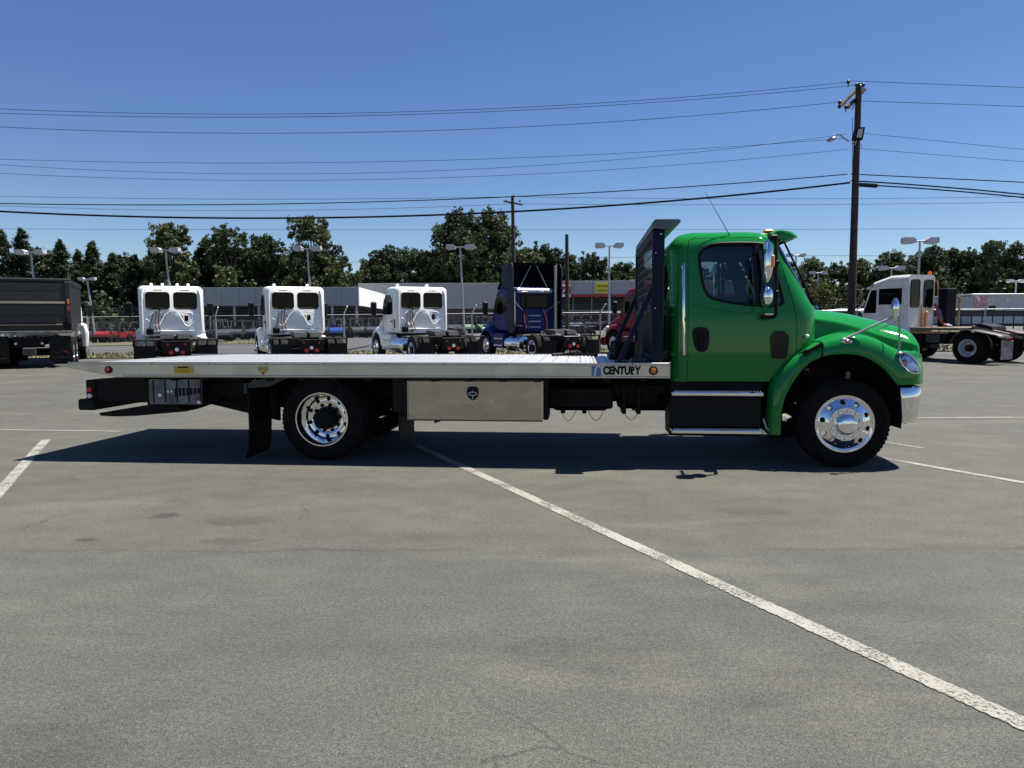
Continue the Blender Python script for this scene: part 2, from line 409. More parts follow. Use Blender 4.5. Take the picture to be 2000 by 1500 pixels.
def line(p, q, w, m, off=.005, name='parking_line', n=40):
    if n > 60: n = 900
    p, q = Vector((*p, 0)), Vector((*q, 0)); d = (q-p).normalized(); s_ = Vector((-d.y, d.x, 0)); rows = []
    for i in range(n+1):
        c = p.lerp(q, i/n); j = .007 if n > 60 else .006
        l, r = c - s_*(w/2 + random.uniform(-j, j*.5)), c + s_*(w/2 + random.uniform(-j, j*.5))
        rows.append([(l.x, l.y, gz(l.x, l.y)+off), (r.x, r.y, gz(r.x, r.y)+off)])
    mb = MB().loft(rows, ring_closed=False); return tag(part(name, mb, m, None, angle=0), kind='structure')
line((-1.25, 8.99), (5.9, -5.85), .105, pl_m, n=80)
line((1.75, -6.1), (-6.18, 9.42), .11, pl_m, n=120)
line((3.65, 8.85), (6.05, 4.1), .10, pl_m)
line((-12.0, 10.9), (-5.6, 10.2), .09, pf_m); line((4.6, 9.3), (4.95, 8.55), .07, pf_m)
line((6.4, 11.4), (13.5, 11.6), .10, pf_m, .006)
for k in range(6):
    x = -16 + k*5.6; line((x, 24.5), (x-4.5*.45, 29.0), .11, pf_m, .012)
line((-60, 44.0), (60, 44.0), .5, paint('lane_line_paint', (.25, .23, .17), .36), .05, 'lane_line', 30)
line((-60, 37.0), (60, 37.0), .15, pl_m, .05, 'lane_line', 30); line((-60, 51.2), (60, 51.2), .15, pl_m, .05, 'lane_line', 30)
line((-15.2, 47.0), (-9.2, 50.0), .28, pl_m, .13, 'lane_line', 8); line((-15.2, 43.0), (-9, 43), .28, pl_m, .13, 'lane_line', 8)
# grass blades on the verges
mb = MB(); rg = random.Random(3)
for k in range(9000):
    nearv = k < 6000
    x = rg.uniform(-28, 27); y = rg.uniform(31.5, 36.3) if nearv else rg.uniform(52.2, 62.8)
    if -15.6 < x < -8.5: continue
    h = rg.uniform(.04, .15); a = rg.uniform(0, 6.28); w = rg.uniform(.02, .05); z = gz(x, y)+.045
    dx, dy = w*math.cos(a), w*math.sin(a); lx, ly = rg.uniform(-.05, .05), rg.uniform(-.05, .05)
    mb.add([(x-dx, y-dy, z), (x+dx, y+dy, z), (x+lx, y+ly, z+h)], [(0, 1, 2)])
blade_m = mat('grass_blades', (.072, .078, .026), .9, dirt=(.14, .118, .06), nscale=1.2)
o = link('verge_grass', mb.mesh('verge_grass', 0, False), blade_m); tag(o, 'short dry grass along both sides of the road', 'grass', kind='stuff')

# ------------------------------------------------------------------ wheels (axle along Y, outer face towards -Y)
WM = {}
def tyre_mesh(R, w, rim, n=48):
    k = ('t', R, w, rim)
    if k in WM: return WM[k]
    mb = MB(); p = [(rim-.012, .035), (rim+.004, .012), (rim+.05, -.002), (rim+.105, -.006), (R-.035, .006), (R-.012, .020), (R-.001, .040)]
    gw = (w-.08)/4
    for g in range(1, 4):
        y = .04+g*gw; p += [(R, y-.008), (R-.012, y-.005), (R-.012, y+.005), (R, y+.008)]
    p += [(R-.001, w-.04), (R-.012, w-.02), (R-.035, w-.006), (rim+.105, w+.006), (rim+.05, w+.002), (rim+.004, w-.012), (rim-.012, w-.035)]
    mb.lathe(p, n, closed=True)
    nb = 60
    for i in range(nb):                            # shoulder tread blocks
        t = 2*math.pi*i/nb; t2 = t+2*math.pi/nb*.62
        for y0, y1 in ((.004, .05), (w-.05, w-.004)):
            ring = []
            for tt in (t, t2):
                for r, y in ((R-.05, y0), (R-.004, y0+.012), (R+.004, y1), (R-.05, y1)) if y0 < w/2 else ((R-.05, y0), (R+.004, y0), (R-.004, y1-.012), (R-.05, y1)):
                    ring.append((r*math.cos(tt), y, r*math.sin(tt)))
            mb.add(ring, [(0,1,2,3), (7,6,5,4), (0,4,5,1), (1,5,6,2), (2,6,7,3)])
    WM[k] = mb.mesh('tyre', 30); return WM[k]
def rim_mesh(kind, r):
    k = (kind, r)
    if k in WM: return WM[k]
    s = r/.30
    if kind == 'convex':
        p = [(.302, .10), (.302, .012), (.296, .0), (.285, .0), (.279, .012), (.268, .016), (.255, .006), (.215, -.012), (.178, -.030), (.172, -.034), (.168, -.030), (.10, -.030), (.10, .02), (.25, .03), (.285, .10)]
        hr, hz, hs = .228, -.03, .027
    else:
        p = [(.302, .10), (.302, .012), (.296, .0), (.283, .0), (.277, .012), (.268, .03), (.262, .11), (.248, .15), (.243, .185), (.230, .205), (.205, .212), (.165, .200), (.155, .185), (.08, .185), (.08, .225), (.25, .235), (.285, .12)]
        hr, hz, hs = .212, .13, .024
    mb = MB().lathe([(a*s, b*s) for a, b in p], 64, closed=True); me = mb.mesh('rim', 40)
    c = MB()
    for i in range(10):
        t = 2*math.pi*(i+.3)/10; x, z = hr*s*math.cos(t), hr*s*math.sin(t)
        c.cyl((x, -.3, z), (x, .5, z), hs*s, n=14)
    me = boolean(me, c.mesh('c', 0), 'DIFFERENCE'); smooth(me, 40)
    WM[k] = me; return me
def hub_mesh(kind, r):
    k = ('hub', kind, r)
    if k in WM: return WM[k]
    s = r/.30
    if kind == 'convex': p = [(.112, -.025), (.112, -.045), (.104, -.052), (.102, -.075), (.092, -.090), (.06, -.100), (.0015, -.102)]
    else: p = [(.128, .19), (.128, .14), (.115, .10), (.110, .04), (.095, .022), (.04, .012), (.0015, .012)]
    me = MB().lathe([(a*s, b*s) for a, b in p], 32).mesh('hub', 40); WM[k] = me; return me
def lug_mesh(r):
    k = ('lug', r)
    if k not in WM: WM[k] = MB().lathe([(.019*r/.3, 0), (.019*r/.3, -.022), (.012*r/.3, -.038), (.001, -.040)], 8).mesh('lug_nut', 40)
    return WM[k]
def wheel(parent, x, y, z, R, w, rim, kind, flip, tm=rubber, rm=polish, lugs=True, hm=None, name='wheel'):
    o = link(name, tyre_mesh(R, w, rim), None, parent, (x, y, z), (0, random.uniform(0, 6), math.pi if flip else 0))
    if not o.data.materials: o.data.materials.append(tm)
    if o.data.materials[0] is not tm: o.data = o.data.copy(); o.data.materials[0] = tm
    def sub(nm, me, mm, **k):
        c = link(nm, me, None, o, **k)
        if not me.materials: me.materials.append(mm)
        if me.materials[0] is not mm: c.data = me.copy(); c.data.materials[0] = mm
        return c
    if kind == 'none': return o
    sub('rim', rim_mesh(kind, rim), rm)
    sub('hub', hub_mesh(kind, rim), hm or (rm if kind == 'convex' else black))
    if lugs:
        s = rim/.30; hr = (.140 if kind == 'convex' else .148)*s
        for i in range(10):
            t = 2*math.pi*i/10
            sub('lug_nut', lug_mesh(rim), rm if kind == 'convex' else black, loc=(hr*math.cos(t), (-.028 if kind == 'convex' else .187)*s, hr*math.sin(t)))
    return o
def dual(parent, x, y, z, R, w, rim, flip, **k):   # outer wheel at y, inner one behind it
    wheel(parent, x, y, z, R, w, rim, 'dish', flip, **k)
    sg = -1 if flip else 1
    k.pop('lugs', 0); k.pop('hm', 0); k.pop('rm', 0)
    wheel(parent, x, y+sg*(w+.05), z, R, w, rim, 'none', flip, **k)

# ------------------------------------------------------------------ the green rollback truck (X forward, Y away from the camera, origin by its near rear tyre)
T = thing('flatbed_tow_truck', 'bright green cab tow truck with long aluminium flatbed parked across the lot', 'tow truck', (-2.101, 7.853, 0), -.095)
TW = 2.44
def mir(poly): return [(y if False else TW-y, z) for y, z in poly]
# --- cab shell
def cab_side(z): return interp([(0, .135), (1.2, .125), (1.6, .135), (1.75, .155), (2.25, .215), (2.6, .25)], z)
def cab_back(z): return interp([(0, 3.80), (2.6, 3.80)], z)
def cab_front(z): return interp([(0, 5.33), (1.64, 5.33), (1.68, 5.315), (2.35, 4.985), (2.6, 4.86)], z)
def cab_ring(z, ins, top_in):
    y0, x0, x1 = cab_side(z)+ins+top_in, cab_back(z)+ins+top_in, cab_front(z)-ins-top_in*.8
    y1 = TW-y0; ring = []
    rb, rf = .14, .24
    for cx, cy, r, a0 in ((x1-rf, y0+rf, rf, -90), (x1-rf, y1-rf, rf, 0), (x0+rb, y1-rb, rb, 90), (x0+rb, y0+rb, rb, 180)):
        for i in range(9):
            a = math.radians(a0+90*i/8); ring.append((cx+r*math.cos(a), cy+r*math.sin(a)))
    out = []
    for i in range(len(ring)):
        p, q = ring[i], ring[(i+1) % len(ring)]; out.append(p)
        if i % 9 == 8:
            for k in range(1, 8): out.append((p[0]+(q[0]-p[0])*k/8, p[1]+(q[1]-p[1])*k/8))
    return [(x, y, z) for x, y in out]
def cab_loft(ins, zb=.885):
    zt = 2.487-ins; R = .20; rings = []
    zs = [zb+ins*.9, .95, 1.1, 1.25, 1.4, 1.5, 1.58, 1.66, 1.74, 1.82, 1.9, 1.98, 2.06, 2.14, 2.2, 2.25]
    for z in zs: rings.append(cab_ring(z, ins, 0))
    for k in range(1, 9):
        a = math.radians(90*k/8); z = zt-R+R*math.sin(a)
        if z > 2.26: rings.append(cab_ring(z, ins, R*(1-math.cos(a))))
    rings.append([((x-4.3)*.5+4.3, (y-TW/2)*.5+TW/2, zt+.012) for x, y, z in rings[-1]])
    return MB().loft(rings, True, True)
def shell(a, b):
    o, i = cab_loft(a).mesh('o', 0), cab_loft(b, .89).mesh('i', 0)
    return boolean(o, i, 'DIFFERENCE')
door_o = [(3.975, .89), (3.972, 2.30), (3.985, 2.385), (4.05, 2.405), (4.74, 2.405), (4.82, 2.38), (4.875, 2.31), (5.045, 1.72), (5.085, 1.46), (5.078, 1.19), (4.812, .89)]
def grow(poly, e):
    cx = sum(p[0] for p in poly)/len(poly); cz = sum(p[1] for p in poly)/len(poly); q = []
    n = len(poly)
    for i in range(n):
        a, b, c = Vector(poly[i-1]), Vector(poly[i]), Vector(poly[(i+1) % n])
        n1 = Vector(((b-a).y, -(b-a).x)).normalized(); n2 = Vector(((c-b).y, -(c-b).x)).normalized(); nn = (n1+n2).normalized()
        if nn.dot(b-Vector((cx, cz))) < 0: nn = -nn
        q.append(tuple(b+nn*e))
    return q
win_o = chaikin([(4.085, 2.345), (4.70, 2.35), (4.80, 2.31), (4.945, 1.79), (4.945, 1.675), (4.60, 1.69), (4.30, 1.74), (4.155, 1.79), (4.095, 2.05)], 2)
NEAR, FAR = (-.6, .55), (1.89, 3.0)
wheel_cut = [(4.80, .3), (4.80, .9), (5.02, 1.11), (5.30, 1.25), (5.31, 1.30), (5.7, 1.30), (5.7, .3)]
wind_cut = [(5.20, 1.695), (4.90, 2.30), (4.93, 2.36), (5.25, 2.36), (5.7, 1.695)]
sh = shell(0, .045)
doors = MB().prism(door_o, *NEAR).prism(door_o, *FAR).mesh('d', 0)
doorsg = MB().prism(grow(door_o, .006), *NEAR).prism(grow(door_o, .006), *FAR).mesh('dg', 0)
body = boolean(sh, doorsg, 'DIFFERENCE')
body = boolean(body, MB().prism(wheel_cut, -1, 4).mesh('w', 0), 'DIFFERENCE')
body = boolean(body, MB().prism(wind_cut, .24, TW-.24).mesh('w', 0), 'DIFFERENCE')
rearw = chaikin([(.5, 1.75), (.5, 2.2), (TW-.5, 2.2), (TW-.5, 1.75)], 2)
body = boolean(body, MB().prismx(rearw, 3.5, 4.0).mesh('w', 0), 'DIFFERENCE')
smooth(body, 28); cab = link('cab', body, green, T)
gsh = shell(.012, .02)
wg = boolean(gsh, MB().prism(wind_cut, .24, TW-.24).mesh('w', 0), 'INTERSECT'); smooth(wg, 40); link('windscreen', wg, glassw, cab)
wg = boolean(gsh, MB().prismx(rearw, 3.5, 4.0).mesh('w', 0), 'INTERSECT'); smooth(wg, 40); link('rear_window', wg, glass, cab)
ws = [(cab_front(z)+.006-(0 if .3 < y < TW-.3 else .02), y, z) for z, y in ((1.69, .30), (1.69, .8), (1.69, 1.22), (1.69, 1.64), (1.69, TW-.30), (2.0, TW-.31), (2.36, TW-.32), (2.36, 1.22), (2.36, .32), (2.0, .31))]
part('windscreen_seal', MB().tube(ws, .011, 6, True), blackp, cab)
for side in (NEAR, FAR):
    near = side is NEAR
    dm = boolean(sh, MB().prism(door_o, *side).mesh('d', 0), 'INTERSECT')
    dm = boolean(dm, MB().prism(win_o, *side).mesh('w', 0), 'DIFFERENCE'); smooth(dm, 28)
    door = link('door', dm, green, T)
    wm = boolean(gsh, MB().prism(grow(win_o, .004), *side).mesh('w', 0), 'INTERSECT'); smooth(wm, 40); link('window', wm, glass, door)
    Y = lambda y: y if near else TW-y
    sgn = 1 if near else -1
    part('window_seal', MB().tube([(a, Y(cab_side(z)-.003), z) for a, z in win_o], .014, 6, True), blackp, door)
    part('window_divider', MB().obox((4.655, Y(cab_side(2.34)+.014), 2.34), (4.69, Y(cab_side(1.7)+.014), 1.70), .03, .022, (0, 1, 0)), blackp, door)
    hp = chaikin([(4.012, 1.45), (4.10, 1.47), (4.185, 1.45), (4.195, 1.32), (4.18, 1.23), (4.13, 1.195), (4.06, 1.21), (4.025, 1.30)], 2)
    part('handle_recess', MB().prism(hp, Y(.119), Y(.14)), blackp, door)
    part('door_handle', MB().box((4.075, Y(.100), 1.25), (4.135, Y(.125), 1.40), .012), black, door)
    vp = chaikin([(4.808, 1.42), (5.005, 1.42), (5.0, 1.21), (4.985, 1.145), (4.965, 1.128), (4.86, 1.128), (4.83, 1.15)], 1)
    part('door_lower_window', MB().prism(vp, Y(.116), Y(.135)), mat('lower_glass', (.008, .009, .010), .2, spec=.2), door)
    part('beltline_ridge', MB().tube([(a, Y(cab_side(1.6)+.006), z) for a, z in ((4.02, 1.70), (4.2, 1.64), (4.5, 1.605), (4.8, 1.60), (5.0, 1.61))], [.004, .014, .016, .014, .004], 8), green, door)
# black floor pan, sill and inner wheel housings close the shell
part('cab_floor', MB().box((3.83, .2, .80), (4.80, TW-.2, .93), .02).box((4.7, .3, .93), (5.3, TW-.3, 1.30), .02), black, T)
part('sill', MB().box((3.80, .165, .83), (4.80, TW-.165, .886), .01), black, T)
for y in (.38, 1.45):                              # seats
    s_ = part('seat', MB().box((4.05, y, 1.02), (4.55, y+.52, 1.32), .06), seatm, T)
    M = Matrix.Translation((4.08, 0, 1.3)) @ Matrix.Rotation(-.16, 4, 'Y')
    part('seat_back', MB().box((-.06, y+.02, -.05), (.10, y+.50, .62), .05).box((-.04, y+.14, .60), (.08, y+.38, .80), .04).xf(M), seatm, s_)
part('dashboard', MB().prism([(4.92, 1.15), (4.88, 1.52), (4.98, 1.66), (5.22, 1.68), (5.22, 1.15)], .3, TW-.3), seatm, T)
M = Matrix.Translation((4.74, 1.76, 1.58)) @ Matrix.Rotation(.7, 4, 'Y')
st = part('steering_wheel', MB().tube([(.23*math.cos(i*math.pi/12), .23*math.sin(i*math.pi/12), 0) for i in range(24)], .016, 6, True).cyl((-.23, 0, 0), (.23, 0, 0), .012).cyl((0, 0, 0), (0, -.23, 0), .012).cyl((0, 0, 0), (0.0, 0, -.25), .03).xf(M), blackp, T)
part('headliner', MB().box((3.95, .36, 2.37), (4.78, TW-.36, 2.40), .01), seatm, T)
# --- hood with both front fenders: rings across the truck
arch = [(4.915, .34), (4.924, .608), (4.955, .74), (5.005, .848), (5.06, .94), (5.128, 1.034), (5.20, 1.10), (5.278, 1.142), (5.40, 1.172), (5.529, 1.181), (5.63, 1.175), (5.731, 1.15), (5.81, 1.112), (5.884, 1.061), (5.940, 1.010), (5.987, .957), (6.03, .905), (6.065, .866)]
def zb(a): return .864 if a >= 6.065 else interp([p for p in arch if p[0] >= 5.2], a)
crest_t = [(5.25, 1.270), (5.289, 1.296), (5.40, 1.345), (5.54, 1.380), (5.66, 1.388), (5.793, 1.366), (5.9, 1.328), (5.997, 1.275), (6.10, 1.225), (6.20, 1.21), (6.30, 1.20), (6.40, 1.15), (6.46, 1.08), (6.52, .96)]
hood_t = [(5.31, 1.662), (5.50, 1.652), (5.692, 1.630), (5.96, 1.574), (6.174, 1.508), (6.335, 1.446), (6.41, 1.402), (6.46, 1.358), (6.495, 1.29), (6.512, 1.22), (6.52, 1.15)]
side_t = [(5.2, .015), (5.5, .0), (5.9, .0), (6.05, .006), (6.15, .022), (6.25, .062), (6.33, .128), (6.39, .21), (6.44, .30), (6.48, .40), (6.51, .52), (6.52, .65)]
def hood_ring(a):
    b, c, h, l = zb(a), spl(crest_t, a), spl(hood_t, a), spl(side_t, a)
    c = max(c, b+.05); h = max(h, c+.06)
    hl = max(.36, l+.12)                           # where the hood side stands
    if a > 6.0: k = min(1, (a-6.0)/.3); hl = hl - .12*k*(1 if l < .2 else 0)
    hl = max(hl, l+.08)
    zc = min(h-.03, max(c+.025, spl([(5.3, 1.560), (5.6, 1.512), (5.87, 1.432), (6.1, 1.345), (6.3, 1.29), (6.4, 1.255), (6.46, 1.20), (6.52, 1.06)], a))); sh_ = c-.004+(zc-c)*.12
    pts = [(l+.035, b), (l+.006, b+.004), (l, b+.022), (l+.002, b+(c-b)*.3), (l+.012, b+(c-b)*.6), (l+.045, b+(c-b)*.86), (l+.32*(hl-l), c), (l+.58*(hl-l), c+.002), (l+.84*(hl-l), c-.004), (hl-.006, sh_), (hl+.004, zc-.022), (hl+.012, zc-.004), (hl+.026, zc+.008), (hl+.10, zc+(h-zc)*.42), (hl+.20, zc+(h-zc)*.76), (hl+.32, zc+(h-zc)*.94), (min(.92, hl+.46), h+.004), (1.22, h+.012)]
    pts = chaikin(pts, 1, False)
    return pts
def hood_l(a, z):                                  # lateral position of the skin at (a, z)
    r = hood_ring(a)
    for (l0, z0), (l1, z1) in zip(r[1:], r[2:]):
        if z0 <= z <= z1 and z1 > z0: return l0+(l1-l0)*(z-z0)/(z1-z0)
    return r[3][0]
A = [5.315] + lin_steps(5.34, 6.06, .03) + lin_steps(6.075, 6.30, .02) + [6.315, 6.33, 6.345, 6.36, 6.375, 6.39, 6.405, 6.42, 6.435, 6.447, 6.459, 6.47, 6.48, 6.49, 6.498, 6.505, 6.511, 6.516, 6.519]
rings = []
for a in A:
    h_ = [(a, l, z) for l, z in hood_ring(a)]; rings.append(h_ + [(a, TW-l, z) for _, l, z in reversed(h_[:-1])])
hood = part('hood', MB().loft(rings, False), green, T, angle=40)
sol = hood.modifiers.new('thick', 'SOLIDIFY'); sol.thickness = .006; sol.offset = -1
part('grille', MB().box((6.45, .68, .90), (6.525, TW-.68, 1.10), .02), chrome, hood)
for k in range(5): part('grille_bar', MB().box((6.52, .72, .92+k*.036), (6.535, TW-.72, .935+k*.036), .005), blackp, hood)
for near in (True, False):
    Y = (lambda y: y) if near else (lambda y: TW-y)
    # fixed fender between hood and cab
    inner = [(4.915, .34), (4.915, .47), (4.924, .608), (4.955, .74), (5.005, .848), (5.06, .94), (5.128, 1.034), (5.20, 1.10), (5.300, 1.150)]
    outer = [(4.800, .34), (4.806, .50), (4.815, .66), (4.826, .83), (4.865, .955), (4.945, 1.065), (5.05, 1.152), (5.16, 1.222), (5.300, 1.303)]
    R_ = []
    for (ia, iz), (oa, oz) in zip(inner, outer):
        prof = [(0, .06), (0, .015), (.06, .004), (.3, .0), (.6, .01), (.85, .035), (1.0, .09), (1.02, .20)]
        R_.append([(ia+(oa-ia)*t, Y(l), iz+(oz-iz)*t) for t, l in prof])
    part('fender_rear_section', MB().loft(R_, False), green, T, angle=60)
    # cowl side panel between door and hood is closed by the cab; seam strap and latch
    part('hood_latch', MB().obox((5.14, Y(.035), 1.185), (5.315, Y(.02), 1.290), .035, .03, (0, 1, 0)).obox((5.25, Y(.02), 1.22), (5.31, Y(.01), 1.16), .02, .02, (0, 1, 0)).obox((5.13, Y(.03), 1.18), (5.17, Y(.025), 1.21), .06, .035, (0, 1, 0)), blackp, hood)
    part('side_marker', MB().ball((5.19, Y(.118), 1.365), (.022, .02, .022)), whitel, cab)
    part('fender_marker', MB().ball((5.555, Y(hood_l(5.555, 1.31)+.004), 1.31), (.055, .014, .026)), chrome, hood)
    part('fender_marker_lens', MB().ball((5.555, Y(hood_l(5.555, 1.31)-.006), 1.31), (.030, .01, .014)), redl, hood)
    # headlight
    hl = chaikin([(6.078, 1.150), (6.105, 1.198), (6.16, 1.195), (6.235, 1.145), (6.295, 1.075), (6.318, 1.015), (6.30, .985), (6.21, .985), (6.15, 1.02), (6.10, 1.075)], 2)
    cx, cz = 6.19, 1.09
    def hlm(k, out): return [(cx+(a-cx)*k, Y(hood_l(min(6.40, cx+(a-cx)*k), cz+(z-cz)*k)-out), cz+(z-cz)*k) for a, z in hl]
    bez = part('headlight_bezel', MB().tube(hlm(1.0, .006), .011, 6, True), chrome, hood)
    part('headlight_reflector', MB().loft([hlm(1, .001), hlm(.66, .002), hlm(.33, .002), hlm(.05, .002)], True, True), mat('reflector', (.62, .63, .66), .18, .9, noise=.35, nscale=22, bump=.3, bscale=30), hood)
    part('headlight_lens', MB().loft([hlm(1, .006), hlm(.8, .020), hlm(.5, .026), hlm(.05, .028)], True, True), lensm, hood)
    part('turn_signal', MB().ball((6.135, Y(hood_l(6.135, 1.09)-.004), 1.085), (.022, .012, .05)), amber, hood)
    # bumper end
# bumper: bent chrome channel swept round the front
bp_ = [(6.09, .025), (6.22, .03), (6.33, .10), (6.385, .25), (6.42, .6), (6.43, 1.22)]
bp_ = chaikin(bp_, 2, False); bp_ = bp_ + [(a, TW-l) for a, l in reversed(bp_[:-1])]
prof = [(-.03, .845), (0.0, .84), (.012, .825), (.005, .70), (-.01, .56), (-.03, .475), (-.05, .468)]
R_ = []
for i, (a, l) in enumerate(bp_):
    p, q = bp_[max(0, i-1)], bp_[min(len(bp_)-1, i+1)]; nx, ny = (q[1]-p[1]), -(q[0]-p[0]); L_ = math.hypot(nx, ny); nx, ny = nx/L_, ny/L_
    k = 1 if 4 < i < len(bp_)-5 else 0
    R_.append([(a+nx*o_+(0.05*(.84-z_)/.37 if i < 4 or i > len(bp_)-5 else 0), l+ny*o_, z_) for o_, z_ in prof])
bo = part('bumper', MB().loft(R_, False), chrome, T, angle=50); sol = bo.modifiers.new('t', 'SOLIDIFY'); sol.thickness = .008
# --- things in and under the front
part('engine', MB().box((5.35, .75, .62), (6.25, 1.70, 1.30), .06), black, T)
part('radiator', MB().box((6.27, .55, .55), (6.38, 1.9, 1.25), .02), blackp, T)
for near in (True, False):
    Y = (lambda y: y) if near else (lambda y: TW-y)
    lin_ = [(5.54+.60*math.cos(math.radians(t)), .50+.64*math.sin(math.radians(t))) for t in range(-8, 189, 14)]
    part('wheel_housing', MB().loft([[(a, Y(.06), z) for a, z in lin_], [(a, Y(.45), z) for a, z in lin_], [(a*.9+.554, Y(.62), z*.9) for a, z in lin_]], False), blackp, T)
    part('leaf_spring', MB().tube([(5.0, Y(.70), .60), (5.3, Y(.70), .45), (5.55, Y(.70), .40), (5.8, Y(.70), .45), (6.1, Y(.70), .62)], .035, 6), black, T)
    part('shock_absorber', MB().cyl((5.72, Y(.62), .5), (5.80, Y(.64), .98), .035), galv, T)
part('front_axle', MB().cyl((5.55, .2, .44), (5.55, TW-.2, .44), .06), black, T)
ybase = [(.80, .88), (1.56, 1.64)]
for y0, y1 in ybase: part('frame_rail', MB().box((-2.0, y0, .60), (6.2, y1, .845), .012), black, T)
for y0 in (.74, 1.58): part('subframe_rail', MB().box((-2.2, y0, .845), (3.6, y0+.12, .925), .01), black, T)
for k in range(16): part('cross_sill', MB().box((-2.1+k*.37, -.03, .885), (-2.02+k*.37, TW+.03, .93), .008), black, T)
part('drive_shaft', MB().cyl((.2, 1.22, .52), (4.6, 1.22, .66), .055), black, T)
part('rear_axle', MB().cyl((0, .3, .455), (0, TW-.3, .455), .085).ball((0, 1.22, .455), (.24, .2, .22)), black, T)
for y in (.70, 1.62): part('leaf_spring', MB().tube([(-.75, y+.05, .62), (-.35, y+.05, .56), (0, y+.05, .56), (.35, y+.05, .56), (.75, y+.05, .62)], .05, 6), black, T)
for y0 in (.245, TW-.68): part('brake_drum', MB().cyl((0, y0, .46), (0, y0+.435, .46), .235, n=24), black, T)
part('gearbox', MB().box((4.3, .9, .45), (5.3, 1.5, .95), .08), black, T)
part('air_tank', MB().lathe([(.01, 2.5), (.09, 2.52), (.12, 2.56), (.12, 3.12), (.09, 3.16), (.01, 3.18)], 20, axis='Z').xf(Matrix.Translation((0, .55, .64)) @ Matrix.Rotation(math.pi/2, 4, 'Y')), black, T)
part('air_tank', MB().lathe([(.01, 3.24), (.09, 3.26), (.12, 3.30), (.12, 3.70), (.09, 3.74), (.01, 3.76)], 20, axis='Z').xf(Matrix.Translation((0, .60, .66)) @ Matrix.Rotation(math.pi/2, 4, 'Y')), black, T)
for a in (2.62, 2.86, 3.30, 3.46): part('tank_strap', MB().box((a, .40, .50), (a+.05, .80, .82), .01), black, T)
part('under_tray', MB().box((2.45, .36, .56), (3.2, .8, .80), .02).box((3.2, .5, .70), (3.80, .85, .84), .02), black, T)
part('muffler', MB().cyl((3.45, .95, .60), (4.3, .95, .60), .12, n=20), darkgrey, T)
for a0, dz in ((2.62, .11), (2.93, .11), (3.32, .10)):
    part('drain_cable', MB().tube([(a0+.17*t/8, .42, .53-dz*math.sin(math.pi*t/8)) for t in range(9)], .0035, 5), black, T)
# --- steps and battery box
part('step_box', MB().box((3.79, .10, .40), (4.742, .55, .735), .015), blackp, T)
part('step_back_panel', MB().box((3.80, .16, .30), (4.75, .60, .89), .01), black, T)
for zt, z0 in ((.825, .735), (.405, .335)):
    st = part('step_tread', MB().box((3.80, .035, z0+.035), (4.735, .30, z0+.048)).box((3.80, .02, z0), (4.745, .045, z0+.052), .014).box((3.795, .26, z0+.06), (4.70, .30, zt), .012), polish, T)
    m2 = MB()
    for i in range(30): m2.add([(3.83+i*.03, .05, z0+.049), (3.85+i*.03, .05, z0+.049), (3.84+i*.03, .05, z0+.065), (3.83+i*.03, .25, z0+.049), (3.85+i*.03, .25, z0+.049), (3.84+i*.03, .25, z0+.065)], [(0,1,2), (3,5,4), (0,3,4,1), (1,4,5,2), (2,5,3,0)])
    part('tread_teeth', m2, polish, st)
for a, z in ((3.90, .62), (4.62, .62), (4.26, .55), (3.90, .46), (4.62, .46)): part('bolt', MB().cyl((a, .090, z), (a, .105, z), .010, n=8), black, T)
part('mud_guard_bracket', MB().tube([(4.76, .1, .50), (4.79, .08, .40), (4.83, .06, .37)], .012, 6), galv, T)
# --- cab outside
vis = [(4.84, 2.462), (4.90, 2.497), (4.99, 2.500), (5.08, 2.478), (5.145, 2.430), (5.155, 2.418), (5.11, 2.408), (5.02, 2.372), (4.99, 2.362), (4.95, 2.38)]
R_ = []
for y, k in ((.285, 0.0), (.29, .45), (.33, .75), (.42, .92), (.6, 1.0), (1.22, 1.03), (TW-.6, 1.0), (TW-.42, .92), (TW-.33, .75), (TW-.29, .45), (TW-.285, 0.0)):
    kk = max(.35, k); R_.append([(4.92+(a-4.92)*(.55+.45*kk), y, 2.43+(z-2.43)*(.72+.28*kk) + (kk-1)*.018) for a, z in vis])
part('sun_visor', MB().loft(R_, True, True), green, T, angle=50)
for y in (.55, .9, 1.22, 1.54, 1.89): part('roof_marker', MB().box((4.82, y-.05, 2.485), (4.93, y+.05, 2.525), .018), amber, T)
part('antenna', MB().cyl((4.42, .30, 2.43), (4.15, .30, 2.90), .0045, .0018, n=6), black, T)
